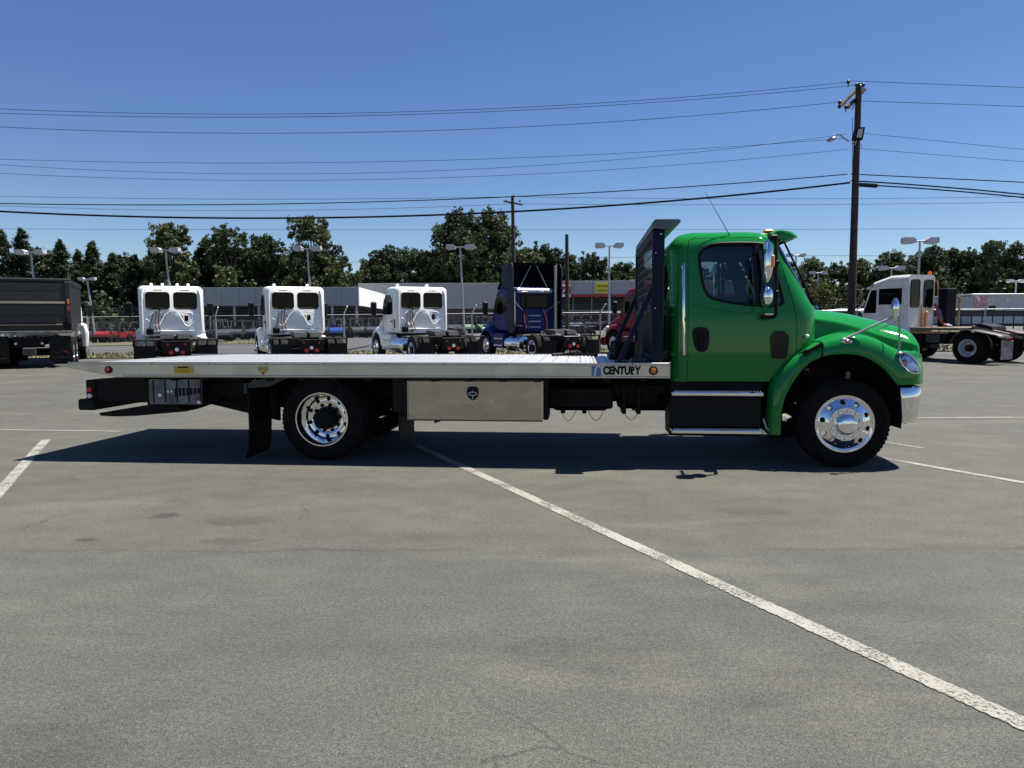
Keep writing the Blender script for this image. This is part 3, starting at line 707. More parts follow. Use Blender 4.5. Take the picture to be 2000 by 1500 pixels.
for near in (True, False):
    Y = (lambda y: y) if near else (lambda y: TW-y)
    g = part('grab_handle', MB().tube([(3.925, Y(.19), 2.105), (3.918, Y(.13), 2.10), (3.914, Y(.105), 2.06), (3.916, Y(.085), 1.65), (3.922, Y(.085), 1.28), (3.926, Y(.09), 1.20), (3.928, Y(.135), 1.18)], .015, 10), chrome, T)
    part('handle_base', MB().ball((3.927, Y(.115), 1.19), (.026, .02, .03)).ball((3.918, Y(.16), 2.10), (.022, .03, .035)), chrome, g)
    ma = part('mirror_arm', MB().tube([(4.80, Y(.20), 2.395), (4.79, Y(.0), 2.39), (4.785, Y(-.10), 2.375), (4.785, Y(-.13), 2.33), (4.80, Y(-.13), 1.75), (4.805, Y(-.12), 1.60), (4.81, Y(-.05), 1.575), (4.83, Y(.14), 1.565)], .019, 8)
              .box((4.72, Y(-.16), 2.335), (4.80, Y(-.09), 2.385), .015).box((4.71, Y(-.02), 1.545), (4.83, Y(.135), 1.60), .015).box((4.765, Y(-.155), 2.08), (4.82, Y(-.105), 2.13), .01).box((4.77, Y(-.155), 1.78), (4.825, Y(-.105), 1.83), .01), blackp, T)
    def pod(zc, hz, hx=.052):
        rr = []
        for t in range(9):
            u = -1+2*t/8; k = max(.15, (1-abs(u)**3.0))**.5
            rr.append([(4.690+(hx*1.15*k*math.cos(a) if math.cos(a) > 0 else .05*k*math.cos(a)), Y(-.165)+.105*k*math.sin(a)*(1 if abs(math.sin(a)) < .98 else 1), zc+hz*u) for a in [2*math.pi*i/20 for i in range(20)]])
        return MB().loft(rr, True, True)
    mh = part('mirror', pod(2.118, .212), chrome, T); part('mirror_glass', MB().box((4.668, Y(-.25), 1.94), (4.676, Y(-.08), 2.30), .003), mat('mirror_glass', (.85, .87, .9), .02, 1.0), mh)
    part('mirror_turn_light', MB().box((4.71, Y(-.273), 2.05), (4.742, Y(-.25), 2.17), .01), amber, mh)
    mh = part('mirror', pod(1.768, .105, .058), chrome, T); part('mirror_glass', MB().box((4.668, Y(-.25), 1.69), (4.676, Y(-.08), 1.85), .003), MATS['mirror_glass'], mh)
    # fender mirror on its tripod
    fm = part('fender_mirror', MB().lathe([(.012, 1.535), (.022, 1.56), (.034, 1.61), (.036, 1.66), (.03, 1.71), (.014, 1.745), (.002, 1.752)], 16, (6.005, Y(.0), 0), 'Z').xf(Matrix.Identity(4)), chrome, T)
    part('mirror_stalk', MB().tube([(6.062, Y(.02), 1.615), (6.058, Y(.02), 1.59), (6.072, Y(.03), 1.20)], .012, 8).tube([(6.03, Y(.01), 1.578), (5.53, Y(.04), 1.335)], .011, 8).tube([(6.055, Y(.02), 1.53), (5.92, Y(.20), 1.43)], .008, 6).ball((6.074, Y(.03), 1.19), (.03, .03, .02)).ball((5.53, Y(.045), 1.33), (.03, .03, .02)).cyl((6.0, Y(0), 1.545), (6.07, Y(.02), 1.60), .008), galv, fm)
part('wiper_base', MB().tube([(5.36, .35, 1.655), (5.40, .6, 1.68), (5.36, 1.1, 1.69)], .012, 6), blackp, T)
# --- wheels
RW, ZW = .462, .460
wheel(T, 5.562, .03, ZW, RW, .27, .302, 'convex', False)
wheel(T, 5.562, TW-.03, ZW, RW, .27, .302, 'convex', True)
dual(T, 0.0, .0, ZW, RW, .255, .302, False)
dual(T, 0.0, TW, ZW, RW, .255, .302, True)
# --- bed
bed = part('bed_frame', MB().box((-2.25, .0, .93), (3.74, TW, 1.035), .01), mat('deck_underside', (.35, .35, .36), .5, .8), T)
for near in (True, False):
    Y = (lambda y: y) if near else (lambda y: TW-y)
    rail = MB().prism([(-3.07, 1.060), (-3.07, 1.067), (3.755, 1.094), (3.755, .930), (-2.33, .925)], Y(-.07), Y(.03))
    rail.box((-2.25, Y(-.082), .930), (3.756, Y(-.06), .954), .006).box((-2.9, Y(-.078), 1.068), (3.756, Y(-.06), 1.096), .006)
    sr = part('side_rail', rail, alu, T)
    part('rail_end_cap', MB().box((3.755, Y(-.075), .93), (3.768, Y(.03), 1.10), .003), alu, sr)
    def roundlight(a, z, r, m):
        x = part('marker_light', MB().cyl((a, Y(-.070), z), (a, Y(-.084), z), r, n=24), blackp, sr)
        part('lens', MB().lathe([(r*.66, -.085), (r*.60, -.094), (r*.3, -.098), (.001, -.099)], 20, (a, 0, z)).xf(Matrix.Identity(4) if near else Matrix(((1,0,0,0), (0,-1,0,TW), (0,0,1,0), (0,0,0,1)))), m, x)
    roundlight(3.594, 1.013, .046, amber); roundlight(-2.418, 1.009, .041, redl)
    wl = part('warning_label', MB().box((-1.645, Y(-.071), .968), (-1.428, Y(-.076), 1.052)), yellow, sr)
    part('print', MB().box((-1.60, Y(-.0765), 1.030), (-1.48, Y(-.078), 1.046)), blackp, wl)
    for k in range(4): part('print', MB().box((-1.625, Y(-.0765), .978+k*.012), (-1.45-.02*(k % 2), Y(-.0775), .981+k*.012)), mat('print_brown', (.25, .17, .02), .6), wl)
    shp = [(-.685, 1.047), (-.56, 1.047), (-.575, 1.0), (-.622, .955), (-.67, 1.0)]
    sh_ = part('shield_label', MB().prism(shp, Y(-.071), Y(-.075)), mat('label_tan', (.38, .30, .12), .5), sr)
    part('print', MB().prism([(-.66, 1.01), (-.585, 1.01), (-.622, .965)], Y(-.0755), Y(-.077)), yellow, sh_)
    part('print', MB().prism([(-.64, .985), (-.604, .985), (-.622, .962)], Y(-.0775), Y(-.079)), redl, sh_)
    tm = textmesh('CENTURY', .112, .002, .0065); tm.transform(Matrix.Diagonal((.76, 1.0, 1.0, 1.0)))
    tm.transform(Matrix.Translation((3.268, Y(-.074), 1.010)) @ (Matrix.Rotation(math.pi/2, 4, 'X') if near else Matrix.Rotation(math.pi, 4, 'Z') @ Matrix.Rotation(math.pi/2, 4, 'X')))
    link('lettering', tm, blackp, sr)
    em = part('emblem', MB().box((2.955, Y(-.071), .955), (3.06, Y(-.074), 1.06)), mat('emblem_blue', (.10, .16, .33), .3, .3), sr)
    part('emblem_arch', MB().tube([(2.975, Y(-.077), .952), (2.995, Y(-.077), .965), (2.992, Y(-.077), 1.01), (3.008, Y(-.077), 1.05), (3.033, Y(-.077), 1.058), (3.058, Y(-.077), 1.04), (3.066, Y(-.077), 1.0), (3.062, Y(-.077), .965), (3.085, Y(-.077), .952)], .0075, 6), mat('emblem_white', (.75, .76, .8), .4), em)
    for k in range(9):
        part('rivet', MB().ball((-1.9+k*.66, Y(-.081), 1.083), (.007, .004, .007), 8, 5), darkgrey, sr)
pk = MB().box((0, .0, 0), (.142, TW, .050)).box((.008, .0, .050), (.030, TW, .057)).box((.06, .0, .050), (.080, TW, .057)).box((.112, .0, .050), (.134, TW, .057)).mesh('deck_plank', 0)
pk.materials.append(alud)
for k in range(40):
    link('deck_plank', pk, None, bed, (-2.245+k*.1495, 0, 1.035+random.uniform(-.0008, .0008)))
tail = part('tail_ramp', MB().prism([(-3.06, 1.050), (-3.06, 1.062), (-2.25, 1.090), (-2.25, .94), (-2.35, .935)], .032, TW-.032), alud, T)
tp = MB()
for i in range(18):
    for j in range(40):
        x, y = -2.97+i*.04+(.02 if j % 2 else 0), .06+j*.058; z = 1.0655+(x+3.0)*.0347
        tp.add([(x, y, z), (x+.016, y+.02, z+.004), (x+.02, y+.024, z), (x+.004, y+.004, z-.001)], [(0, 1, 2, 3)])
o = part('tread_pattern', tp, alud, tail, angle=0); o['kind'] = 'stuff'
# --- headboard with mesh and top shelf
hb = part('headboard', MB().box((3.575, -.02, 1.06), (3.700, .06, 2.47), .01).box((3.575, TW-.22, 1.06), (3.68, TW-.14, 2.47), .01).box((3.575, .06, 2.40), (3.65, TW-.22, 2.47), .008).box((3.575, .06, 1.06), (3.65, TW-.22, 1.16), .008).box((3.575, .06, 1.62), (3.64, TW-.22, 1.70), .008), navy, T)
shf = part('headboard_shelf', MB().prism([(3.565, 2.465), (3.575, 2.545), (3.60, 2.568), (3.84, 2.566), (3.855, 2.550), (3.85, 2.530), (3.72, 2.47), (3.72, 2.462), (3.60, 2.475)], -.05, TW-.25), mat('shelf_aluminium', (.11, .12, .12), .45, .8, noise=.15), T)
gm = MB()
for k in range(17):
    y = .16+k*.125; gm.cyl((3.60, y, 1.70), (3.60, y, 2.40), .005, n=5)
for k in range(7): gm.cyl((3.60, .06, 1.76+k*.095), (3.60, TW-.22, 1.76+k*.095), .005, n=5)
part('window_grid', gm, mat('grid_steel', (.030, .032, .036), .5, .3), hb)
for k in range(6): part('headboard_panel', MB().box((3.60, .08+k*.355, 1.17), (3.62, .415+k*.355, 1.61), .004), mat('panel_navy', (.0015, .003, .009), .6, spec=.1), hb)
for y in (0.02, TW-.21): part('headboard_brace', MB().obox((3.25, y+.03, 1.10), (3.60, y+.03, 1.90), .05, .065, (0, 1, 0)).box((3.20, y-.01, 1.09), (3.34, y+.07, 1.11)), navy, T)
part('work_light', MB().box((3.47, .07, 1.64), (3.55, .2, 1.74), .012), darkgrey, hb)
part('post_bolt', MB().ball((3.61, -.024, 2.23), .008).ball((3.61, -.024, 1.66), .008).ball((3.66, -.024, 2.42), .012), chrome, hb)
wn = part('winch', MB().box((3.18, .85, 1.09), (3.50, 1.6, 1.16), .01).cyl((3.34, .9, 1.20), (3.34, 1.55, 1.20), .085, n=20).box((3.22, .80, 1.09), (3.48, .90, 1.30), .02).box((3.22, 1.55, 1.09), (3.48, 1.68, 1.30), .02), black, T)
part('control_levers', MB().tube([(3.42, .15, 1.1), (3.44, .13, 1.3)], .012, 6).tube([(3.48, .15, 1.1), (3.50, .13, 1.3)], .012, 6).box((3.38, .1, 1.09), (3.55, .25, 1.14), .01), darkgrey, T)
# --- toolbox
tb = part('toolbox', MB().box((.955, .0, .456), (2.445, .50, .903), .010), stainless, T)
part('toolbox_door', MB().box((.975, -.014, .470), (2.430, .002, .893), .006), stainless, tb)
emb = chaikin([(1.625, .825), (1.688, .84), (1.750, .825), (1.752, .735), (1.688, .672), (1.622, .735)], 1)
pt = part('toolbox_latch', MB().prism(emb, -.015, -.022), blackp, tb)
part('latch_handle', MB().tube([(1.688+.045*math.cos(t*math.pi/8), -.025, .757+.017*math.sin(t*math.pi/8)) for t in range(16)], .006, 6, True).cyl((1.688, -.025, .79), (1.688, -.025, .772), .006).cyl((1.688, -.025, .742), (1.688, -.025, .70), .006), mat('latch_grey', (.5, .5, .5), .4, .5), pt)
part('toolbox_bracket', MB().box((2.445, .05, .47), (2.50, .5, .93), .01), black, tb)
part('toolbox_bracket', MB().prism([(1.24, .458), (1.24, .415), (1.36, .458)], .1, .3), black, tb)
part('mud_flap', MB().box((.865, -.01, .22), (.885, .66, .60), .004).box((.80, .0, .55), (.955, .66, .92), .01), blackp, T)
# --- rear mudflap, wheel guards
for near in (True, False):
    Y = (lambda y: y) if near else (lambda y: TW-y)
    fl = MB()
    rr = []
    for z, a, w0 in ((.845, -.84, .0), (.6, -.835, .0), (.35, -.83, -.005), (.12, -.845, -.02), (.02, -.87, -.03)): rr.append([(a-.006, Y(w0), z), (a+.006, Y(w0), z), (a+.006, Y(.57), z), (a-.006, Y(.57), z)])
    f_ = part('mud_flap', fl.loft(rr, True, True), blackp, T)
    part('flap_bracket', MB().box((-.875, Y(-.02), .74), (-.84, Y(.60), .845), .006).prism([(-.875, .80), (-.875, .85), (-.55, .935), (-.35, .935), (-.60, .82)], Y(.0), Y(.10)), darkgrey, f_)
    for k in range(4): part('bolt', MB().ball((-.86, Y(-.022), .76+.0*k), .006).ball((-.882, Y(.06+k*.14), .78), .008), galv, f_)
# --- tail end under the bed
for y in (.28, TW-.34): part('tail_bracket', MB().prism([(-2.93, .64), (-2.93, .868), (-2.30, .925), (-1.0, .925), (-1.0, .70), (-1.9, .62), (-2.4, .60)], y, y+.06), black, T)
for y in (.245, TW-.245):
    sg = -1 if y < 1 else 1
    lp = part('tail_light_panel', MB().box((-2.945, y-sg*.015, .64), (-2.83, y-sg*.375, .868), .01), blackp, T)
    part('tail_light', MB().cyl((-2.885, y-sg*.02, .755), (-2.885, y+sg*.012, .755), .030, n=18), redl, lp)
    part('reverse_light', MB().cyl((-2.885, y-sg*.02, .683), (-2.885, y+sg*.012, .683), .026, n=18), whitel, lp)
part('rear_crossbar', MB().box((-3.03, .22, .515), (-2.82, TW-.22, .645), .02), blackp, T)
part('underlift_arm', MB().prism([(-2.80, .442), (-2.82, .475), (-2.3, .56), (-1.9, .62), (-1.75, .50), (-2.35, .445), (-2.6, .435)], .30, .42).prism([(-2.3, .54), (-2.3, .86), (-1.4, .88), (-1.4, .62), (-1.75, .50)], .44, .60), black, T)
part('underlift_boom', MB().prism([(-2.35, .62), (-1.85, .60), (-.3, .42), (-.3, .80), (-2.0, .86)], .95, 1.5).prism([(-1.85, .615), (-.75, .365), (-.75, .80), (-1.85, .86)], .60, .66), mat('boom_dark', (.006, .006, .0055), .6, noise=.3, spec=.2), T)
part('hydraulic_box', MB().box((-1.9, .7, .62), (-.9, 1.7, .90), .03), black, T)
rk = part('chain_rack', MB().box((-2.01, .02, .62), (-1.385, .05, .90), .004).box((-2.01, .02, .612), (-1.385, .30, .63), .004), mat('rack_steel', (.10, .115, .15), .28, .8, noise=.4, nscale=6), T)
for k in range(7): part('rack_slot', MB().box((-1.70+k*.045, .010, .70+.006*k), (-1.675+k*.045, .022, .80), .003), blackp, rk)
for a, z, r in ((-1.87, .72, .02), (-1.77, .76, .013), (-1.73, .76, .013)): part('rack_hook', MB().cyl((a, .0, z), (a, .02, z), r, n=12), chrome, rk)
part('rack_label', MB().box((-1.44, .012, .625), (-1.40, .020, .655)), whitel, rk)
for k in range(5): part('rack_divider', MB().box((-1.96+k*.14, .012, .64), (-1.95+k*.14, .02, .89)), blackp, rk)
part('stay_chain', MB().tube([(-1.38, .3, .85), (-1.2, .32, .76), (-1.0, .34, .80), (-.88, .3, .88)], .012, 6), galv, T)
# coil of strap lying on the deck
sc = MB().tube([(2.72, .9, 1.105), (2.85, 1.0, 1.11), (2.95, .95, 1.112), (3.05, 1.05, 1.108), (3.2, .98, 1.105), (3.3, .8, 1.105)], .022, 6).tube([(2.95, .95, 1.11), (2.99, .97, 1.14), (3.03, .96, 1.15), (3.08, 1.0, 1.12)], .03, 6).box((2.93, .9, 1.1), (3.04, 1.02, 1.16), .02)
sc.xf(Matrix.Translation((-2.101, 7.853, 0)) @ Matrix.Rotation(-.095, 4, 'Z') @ Matrix.Translation((-.25, 1.0, 0)))
tag(part('ratchet_strap', sc, black, None), 'black strap and hook lying on the aluminium deck near the headboard', 'strap')

# ------------------------------------------------------------------ day-cab tractors parked in a row (X forward, Y left, origin on the ground under the rear axle)
HEAD = -27.0
def rbox_ring(x, y0, y1, z0, z1, r, n=5):
    ring = []
    for cy, cz, a0 in ((y1-r, z1-r, 0), (y0+r, z1-r, 90), (y0+r, z0+r, 180), (y1-r, z0+r, 270)):
        for i in range(n):
            a = math.radians(a0+90*i/(n-1)); ring.append((x, cy+r*math.cos(a), cz+r*math.sin(a)))
    return ring
def script_mark(x, y, z, w, parent):               # the red handwriting-like mark printed on the mud flaps
    p = [(x, y+w*(.5-t/22), z+w*.06*(math.sin(t*1.7)+.9*math.cos(t*.45))*(1 if t > 3 else 1.8)) for t in range(23)]
    part('flap_mark', MB().tube(p, .009, 5), mat('mark_red', (.16, .012, .012), .6), parent)
def tractor(name, label, paint, group, fairing=False, tri=False, lights=3):
    t = thing(name, label, 'truck', group=group)
    for s in (-1, 1):
        part('frame_rail', MB().box((-.95, s*.38-.04, .70), (4.9, s*.38+.04, .95), .01), black, t)
        wheel(t, 4.05, s*1.22 if s > 0 else -1.22, .50, .50, .28, .29, 'convex', s > 0, lugs=False, rm=polish)
        dual(t, 0, s*1.23, .51, .51, .26, .29, s > 0, tm=rubberd, lugs=False)
        f = part('mud_flap', MB().box((-.80, s*.62, .14), (-.785, s*1.25, .80), .004), blackp, t); script_mark(-.81, s*.93, .24, .45, f)
        part('flap_hanger', MB().box((-.84, s*.36, .95), (-.78, s*1.27, 1.0), .01).box((-.80, s*1.20, .78), (-.77, s*1.27, .98), .006), black, t)
        tk = part('fuel_tank', MB().lathe([(.02, 1.15), (.24, 1.16), (.30, 1.20), (.30, 2.30), (.24, 2.34), (.02, 2.35)], 24, axis='Z').xf(Matrix.Translation((0, s*.92, .62)) @ Matrix.Rotation(math.pi/2, 4, 'Y')), polish, t)
        for x in (1.45, 2.05): part('tank_strap', MB().lathe([(.312, x), (.312, x+.06)], 24, axis='Z', closed=False).xf(Matrix.Translation((0, s*.92, .62)) @ Matrix.Rotation(math.pi/2, 4, 'Y')), chrome, tk)
        part('side_skirt', MB().box((2.45, s*.85, .42), (3.45, s*1.18, 1.02), .05), paint, t)
        part('cab_step', MB().box((2.5, s*1.16, .50), (3.3, s*1.22, .56), .01).box((2.5, s*1.16, .78), (3.3, s*1.21, .83), .01), polish, t)
        mi = part('mirror_arm', MB().tube([(3.55, s*1.08, 1.75), (3.66, s*1.32, 1.72), (3.66, s*1.40, 1.85)], .022, 6), blackp, t)
        part('mirror', MB().box((3.60, s*1.28, 1.80), (3.74, s*1.52, 2.32), .05), blackp, t)
    # cab as rounded rings along X
    R_ = []
    for x, zt, ins in ((2.0, 2.80, .03), (2.03, 2.84, .0), (2.3, 2.87, .0), (2.9, 2.88, .0), (3.25, 2.84, .02), (3.45, 2.68, .06), (3.75, 2.12, .09), (3.95, 1.72, .10)):
        w = 1.06-ins; R_.append(rbox_ring(x, -w, w, 1.08, zt, .16 if zt > 2.3 else .10))
    cab_ = part('cab', MB().loft(R_, True, True), paint, t, angle=50)
    # hood and fenders
    R_ = []
    for x, zt, w in ((3.60, 1.80, .98), (4.0, 1.73, .95), (4.4, 1.62, .90), (4.8, 1.46, .86), (5.05, 1.28, .80), (5.15, 1.05, .70)): R_.append(rbox_ring(x, -w, w, .75, zt, .18))
    hd = part('hood', MB().loft(R_, True, True), paint, t, angle=50)
    for s in (-1, 1):
        A_ = [(4.05+r*math.cos(math.radians(a)), r*math.sin(math.radians(a))+.52) for a in range(-5, 186, 12) for r in (.60,)]
        B_ = [(4.05+(.80 if a < 95 else .72)*math.cos(math.radians(a)), .84*math.sin(math.radians(a))+.50) for a in range(-5, 186, 12)]
        part('fender', MB().loft([[(a, s*1.16, z) for a, z in A_], [(a, s*1.21, z+.01) for a, z in A_], [((a+b)/2, s*1.20, (z+y)/2) for (a, z), (b, y) in zip(A_, B_)], [(b, s*1.08, y) for b, y in B_], [(b, s*.7, y+.02) for b, y in B_]], False), paint, t, angle=60)
        part('side_window', MB().prism(chaikin([(2.42, 1.86), (2.42, 2.56), (3.30, 2.56), (3.62, 1.92), (3.55, 1.80), (2.5, 1.80)], 1), s*1.055, s*1.068), darkglass, t)
        part('door_seam', MB().tube([(2.36, s*1.063, 1.15), (2.36, s*1.063, 2.62)], .008, 4), blackp, t); part('door_seam', MB().tube([(3.66, s*1.03, 1.15), (3.66, s*1.03, 1.9)], .008, 4), blackp, t)
        part('door_handle', MB().box((2.42, s*1.06, 1.50), (2.56, s*1.09, 1.56), .01), blackp, t)
        part('headlight', MB().ball((5.0, s*.86, 1.15), (.12, .10, .10)), whitel, t)
        part('side_vent', MB().box((2.10, s*1.06, 1.28), (2.24, s*1.068, 1.62), .004), blackp, t)
    part('bumper', MB().box((4.98, -1.15, .38), (5.28, 1.15, .74), .10), paint, t)
    part('windscreen', MB().add([(3.475, -.88, 2.62), (3.475, .88, 2.62), (3.77, .90, 2.09), (3.77, -.90, 2.09)], [(0, 1, 2, 3)]), darkglass, t)
    bx = 1.995
    if not fairing:
        for s in (-1, 1):                          # rear windows with gaskets, embossed panel
            wp = rrect(s*.08, s*.82, 2.04, 2.62, .10)
            w_ = part('rear_window', MB().prismx(wp, bx+.02, bx-.012), darkglass, t)
            part('window_gasket', MB().tube([(bx-.01, y, z) for y, z in wp], .026, 6, True), blackp, w_)
            part('panel_rib', MB().tube([(bx+.005, s*.05, 1.93), (bx-.012, s*.22, 1.84), (bx-.012, s*.42, 1.46), (bx-.012, s*.56, 1.40), (bx-.008, s*.74, 1.62), (bx-.004, s*.86, 1.68)], .026, 8), paint, t)
            part('panel_rib', MB().tube([(bx-.008, s*.33, 1.92), (bx-.012, s*.62, 1.90), (bx-.01, s*.70, 1.82)], .025, 8), paint, t)
            part('corner_post', MB().tube([(bx+.02, s*.96, 1.15), (bx-.015, s*.97, 1.3), (bx-.015, s*.95, 2.55), (bx+.02, s*.90, 2.72)], .04, 8), paint, t)
            part('roof_vent_slot', MB().box((bx-.006, s*.30, 2.69), (bx+.02, s*.58, 2.715), .003), blackp, t)
            part('pressure_vent', MB().box((bx-.03, s*-.0+(-.53 if s < 0 else .40), 1.60), (bx+.01, (-.40 if s < 0 else .53), 1.80), .01), blackp, t) if s < 0 else None
            part('vent_grommet', MB().tube([(bx-.012, s*.30+.045*math.cos(i*math.pi/6), 1.74+.05*math.sin(i*math.pi/6)) for i in range(12)], .014, 6, True), darkgrey, t)
        part('panel_rib', MB().tube([(bx-.01, -.86, 1.26), (bx-.012, 0, 1.24), (bx-.01, .86, 1.26)], .022, 8), paint, t)
        part('panel_rib', MB().tube([(bx-.006, -.22, 1.84), (bx-.012, 0, 1.99), (bx-.006, .22, 1.84)], .022, 8), paint, t)
        for y in ((-.62, -.25, .25, .62) if lights == 4 else (-.45, .45)): part('roof_marker', MB().box((2.95, y-.05, 2.87), (3.12, y+.05, 3.0), .02), white, t)
    hs = part('air_hose', MB().tube([(bx-.03, .42, 2.55), (bx-.05, .40, 2.0), (bx-.12, .46, 1.6), (bx-.35, .42, 1.25), (bx-.2, .5, 1.12)], .018, 6).tube([(bx-.03, .50, 1.95), (bx-.2, .58, 1.5), (bx-.4, .5, 1.2), (bx-.1, .6, 1.15)], .016, 6).tube([(bx-.03, .62, 1.85), (bx-.2, .72, 1.45), (bx-.12, .8, 1.2)], .016, 6).box((bx-.16, .62, 1.12), (bx-.02, .86, 1.34), .03), black, t)
    part('red_hose', MB().tube([(bx-.05, .50, 1.80), (bx-.16, .52, 1.5), (bx-.3, .54, 1.22), (bx-.1, .5, 1.12)], .014, 6), mat('hose_red', (.30, .05, .05), .5), hs)
    part('deck_plate', MB().box((.9, -.45, .96), (1.95, .45, 1.0), .01).box((1.3, -.9, .93), (1.98, .9, .98), .01), darkgrey, t)
    fw = MB().prism([(-.45, 1.02), (-.40, 1.16), (.35, 1.20), (.48, 1.14), (.48, 1.08), (-.3, 1.02)], -.46, -.06).prism([(-.45, 1.02), (-.40, 1.16), (.35, 1.20), (.48, 1.14), (.48, 1.08), (-.3, 1.02)], .06, .46).box((.0, -.46, .95), (.3, .46, 1.12), .02)
    part('fifth_wheel', fw, darkgrey, t)
    part('rear_crossmember', MB().box((-.98, -.42, .55), (-.90, .42, .95), .01), black, t)
    for y in ((-.17, .17) if lights else ()):
        part('tail_light', MB().cyl((-1.0, y, .58), (-.975, y, .58), .065, n=16), redl, t)
        part('tail_light', MB().cyl((-1.0, y*1.5, .84), (-.975, y*1.5, .84), .035, n=12), redl, t)
    part('reverse_light', MB().cyl((-1.0, 0, .67), (-.975, 0, .67), .06, n=16), whitel, t)
    part('rear_axle', MB().cyl((0, -.7, .51), (0, .7, .51), .10).ball((0, 0, .51), .26), black, t)
    part('engine_underside', MB().box((2.3, -.5, .55), (4.9, .5, 1.1), .05), black, t)
    if fairing:
        bz = blue
        part('roof_fairing', MB().loft([[(2.02, -1.08, 2.80), (2.02, -1.10, 3.70), (2.02, -1.02, 3.82), (2.02, 1.02, 3.82), (2.02, 1.10, 3.70), (2.02, 1.08, 2.80)], [(2.75, -1.06, 2.80), (2.75, -1.06, 3.60), (2.75, -.98, 3.74), (2.75, .98, 3.74), (2.75, 1.06, 3.60), (2.75, 1.06, 2.80)], [(3.4, -.85, 2.80), (3.4, -.80, 2.92), (3.4, -.75, 2.96), (3.4, .75, 2.96), (3.4, .80, 2.92), (3.4, .85, 2.80)]], False).add([(3.38, -1.0, 2.81), (3.38, 1.0, 2.81), (2.6, 1.0, 3.60), (2.6, -1.0, 3.60)], [(0, 1, 2, 3)]), mat('navy_fairing', (.003, .005, .018), .5, 0, 0, spec=.2), t, angle=40)
        for s in (-1, 1):
            part('side_extender', MB().prism([(1.70, 1.05), (1.70, 3.60), (1.82, 3.78), (2.10, 3.78), (2.10, 1.05)], s*1.08, s*1.12), MATS['navy_fairing'], t)
            part('fairing_brace', MB().cyl((2.05, s*.12, 3.72), (2.05, s*.62, 2.86), .014, n=6), galv, t)
            part('grab_rail', MB().tube([(1.98, s*.94, 2.72), (1.90, s*.95, 2.66), (1.90, s*.95, 1.3), (1.98, s*.94, 1.2)], .022, 8), chrome, t)
            part('extender_stay', MB().cyl((1.97, s*.5, 1.9), (1.75, s*1.07, 2.3), .012, n=6), galv, t)
        part('exhaust_stack', MB().cyl((1.80, -.86, 1.0), (1.80, -.86, 3.74), .065, n=14), mat('stack_tan', (.40, .36, .30), .35, .6), t)
        wp = rrect(-.62, .62, 2.03, 2.55, .09)
        w_ = part('rear_window', MB().prismx(wp, bx+.02, bx-.012), darkglass, t); part('window_gasket', MB().tube([(bx-.01, y, z) for y, z in wp], .03, 6, True), blackp, w_)
        vs = part('roof_visor', MB().box((1.90, -.82, 2.62), (2.06, .82, 2.80), .05), mat('pale_blue_trim', (.26, .34, .50), .3, .2, .3), t)
        for y in (-.55, .35): part('clearance_light', MB().box((1.885, y, 2.63), (1.905, y+.3, 2.68), .005), redl, vs)
        for z in (1.70, 1.47, 1.24): part('cab_slot', MB().box((bx-.012, -.28, z), (bx+.01, .28, z+.045), .004), mat('slot_grey', (.42, .44, .48), .5), t)
        part('hazard_tape', MB().tube([(bx-.02, -.38, 1.98), (bx-.04, -.50, 1.7), (bx-.06, -.54, 1.4), (bx-.05, -.50, 1.1)], .035, 6), mat('tape_red', (.55, .10, .08), .5), t)
        part('rear_loop', MB().tube([(-.2, .45, 1.02), (-.7, .42, .98), (-.85, .3, .92), (-.85, -.3, .92), (-.7, -.42, .98), (-.2, -.45, 1.02)], .04, 8), galv, t)
    return t
def place_tractor(t, cx, cy, turn=0.0):                      # (cx, cy): middle of the cab's back
    fx, fy = math.sin(math.radians(HEAD+turn)), math.cos(math.radians(HEAD+turn))
    seat_on_ground(t, cx-2.0*fx, cy-2.0*fy, HEAD+turn)
tr = tractor('tractor_truck', 'white day cab tractor parked beside the black dump truck, four roof lights', white, 'white day cab tractors seen from behind', lights=4)
place_tractor(tr, -12.25, 26.0)
for px, cy, lb in ((581, 27.0, 'white day cab tractor standing between two other white tractors'), (826, 28.0, 'white day cab tractor next to the navy blue tractor')):
    c = copy_tree(tr); c['label'] = lb; place_tractor(c, (px-1000)/F*cy, cy, 1.2 if px < 700 else -1.5)
    mk = [o for o in c.children if o.name.startswith('roof_marker')]
    for o in mk[1:3]: bpy.data.objects.remove(o)
bt = tractor('tractor_truck', 'navy blue day cab tractor with tall roof fairing and exhaust stack', blue, None, fairing=True)
place_tractor(bt, .92, 29.0)
rt = tractor('tractor_truck', 'red tractor truck half hidden behind the headboard of the flatbed', redp, None, lights=2)
part('sleeper', MB().loft([rbox_ring(x, -w, w, 1.05, zt, .16) for x, w, zt in ((.75, 1.08, 2.98), (.80, 1.12, 3.02), (2.1, 1.12, 3.05), (2.6, 1.08, 2.95), (2.95, 1.0, 2.87))], True, True), redp, rt, angle=50)
place_tractor(rt, 6.45, 30.2)

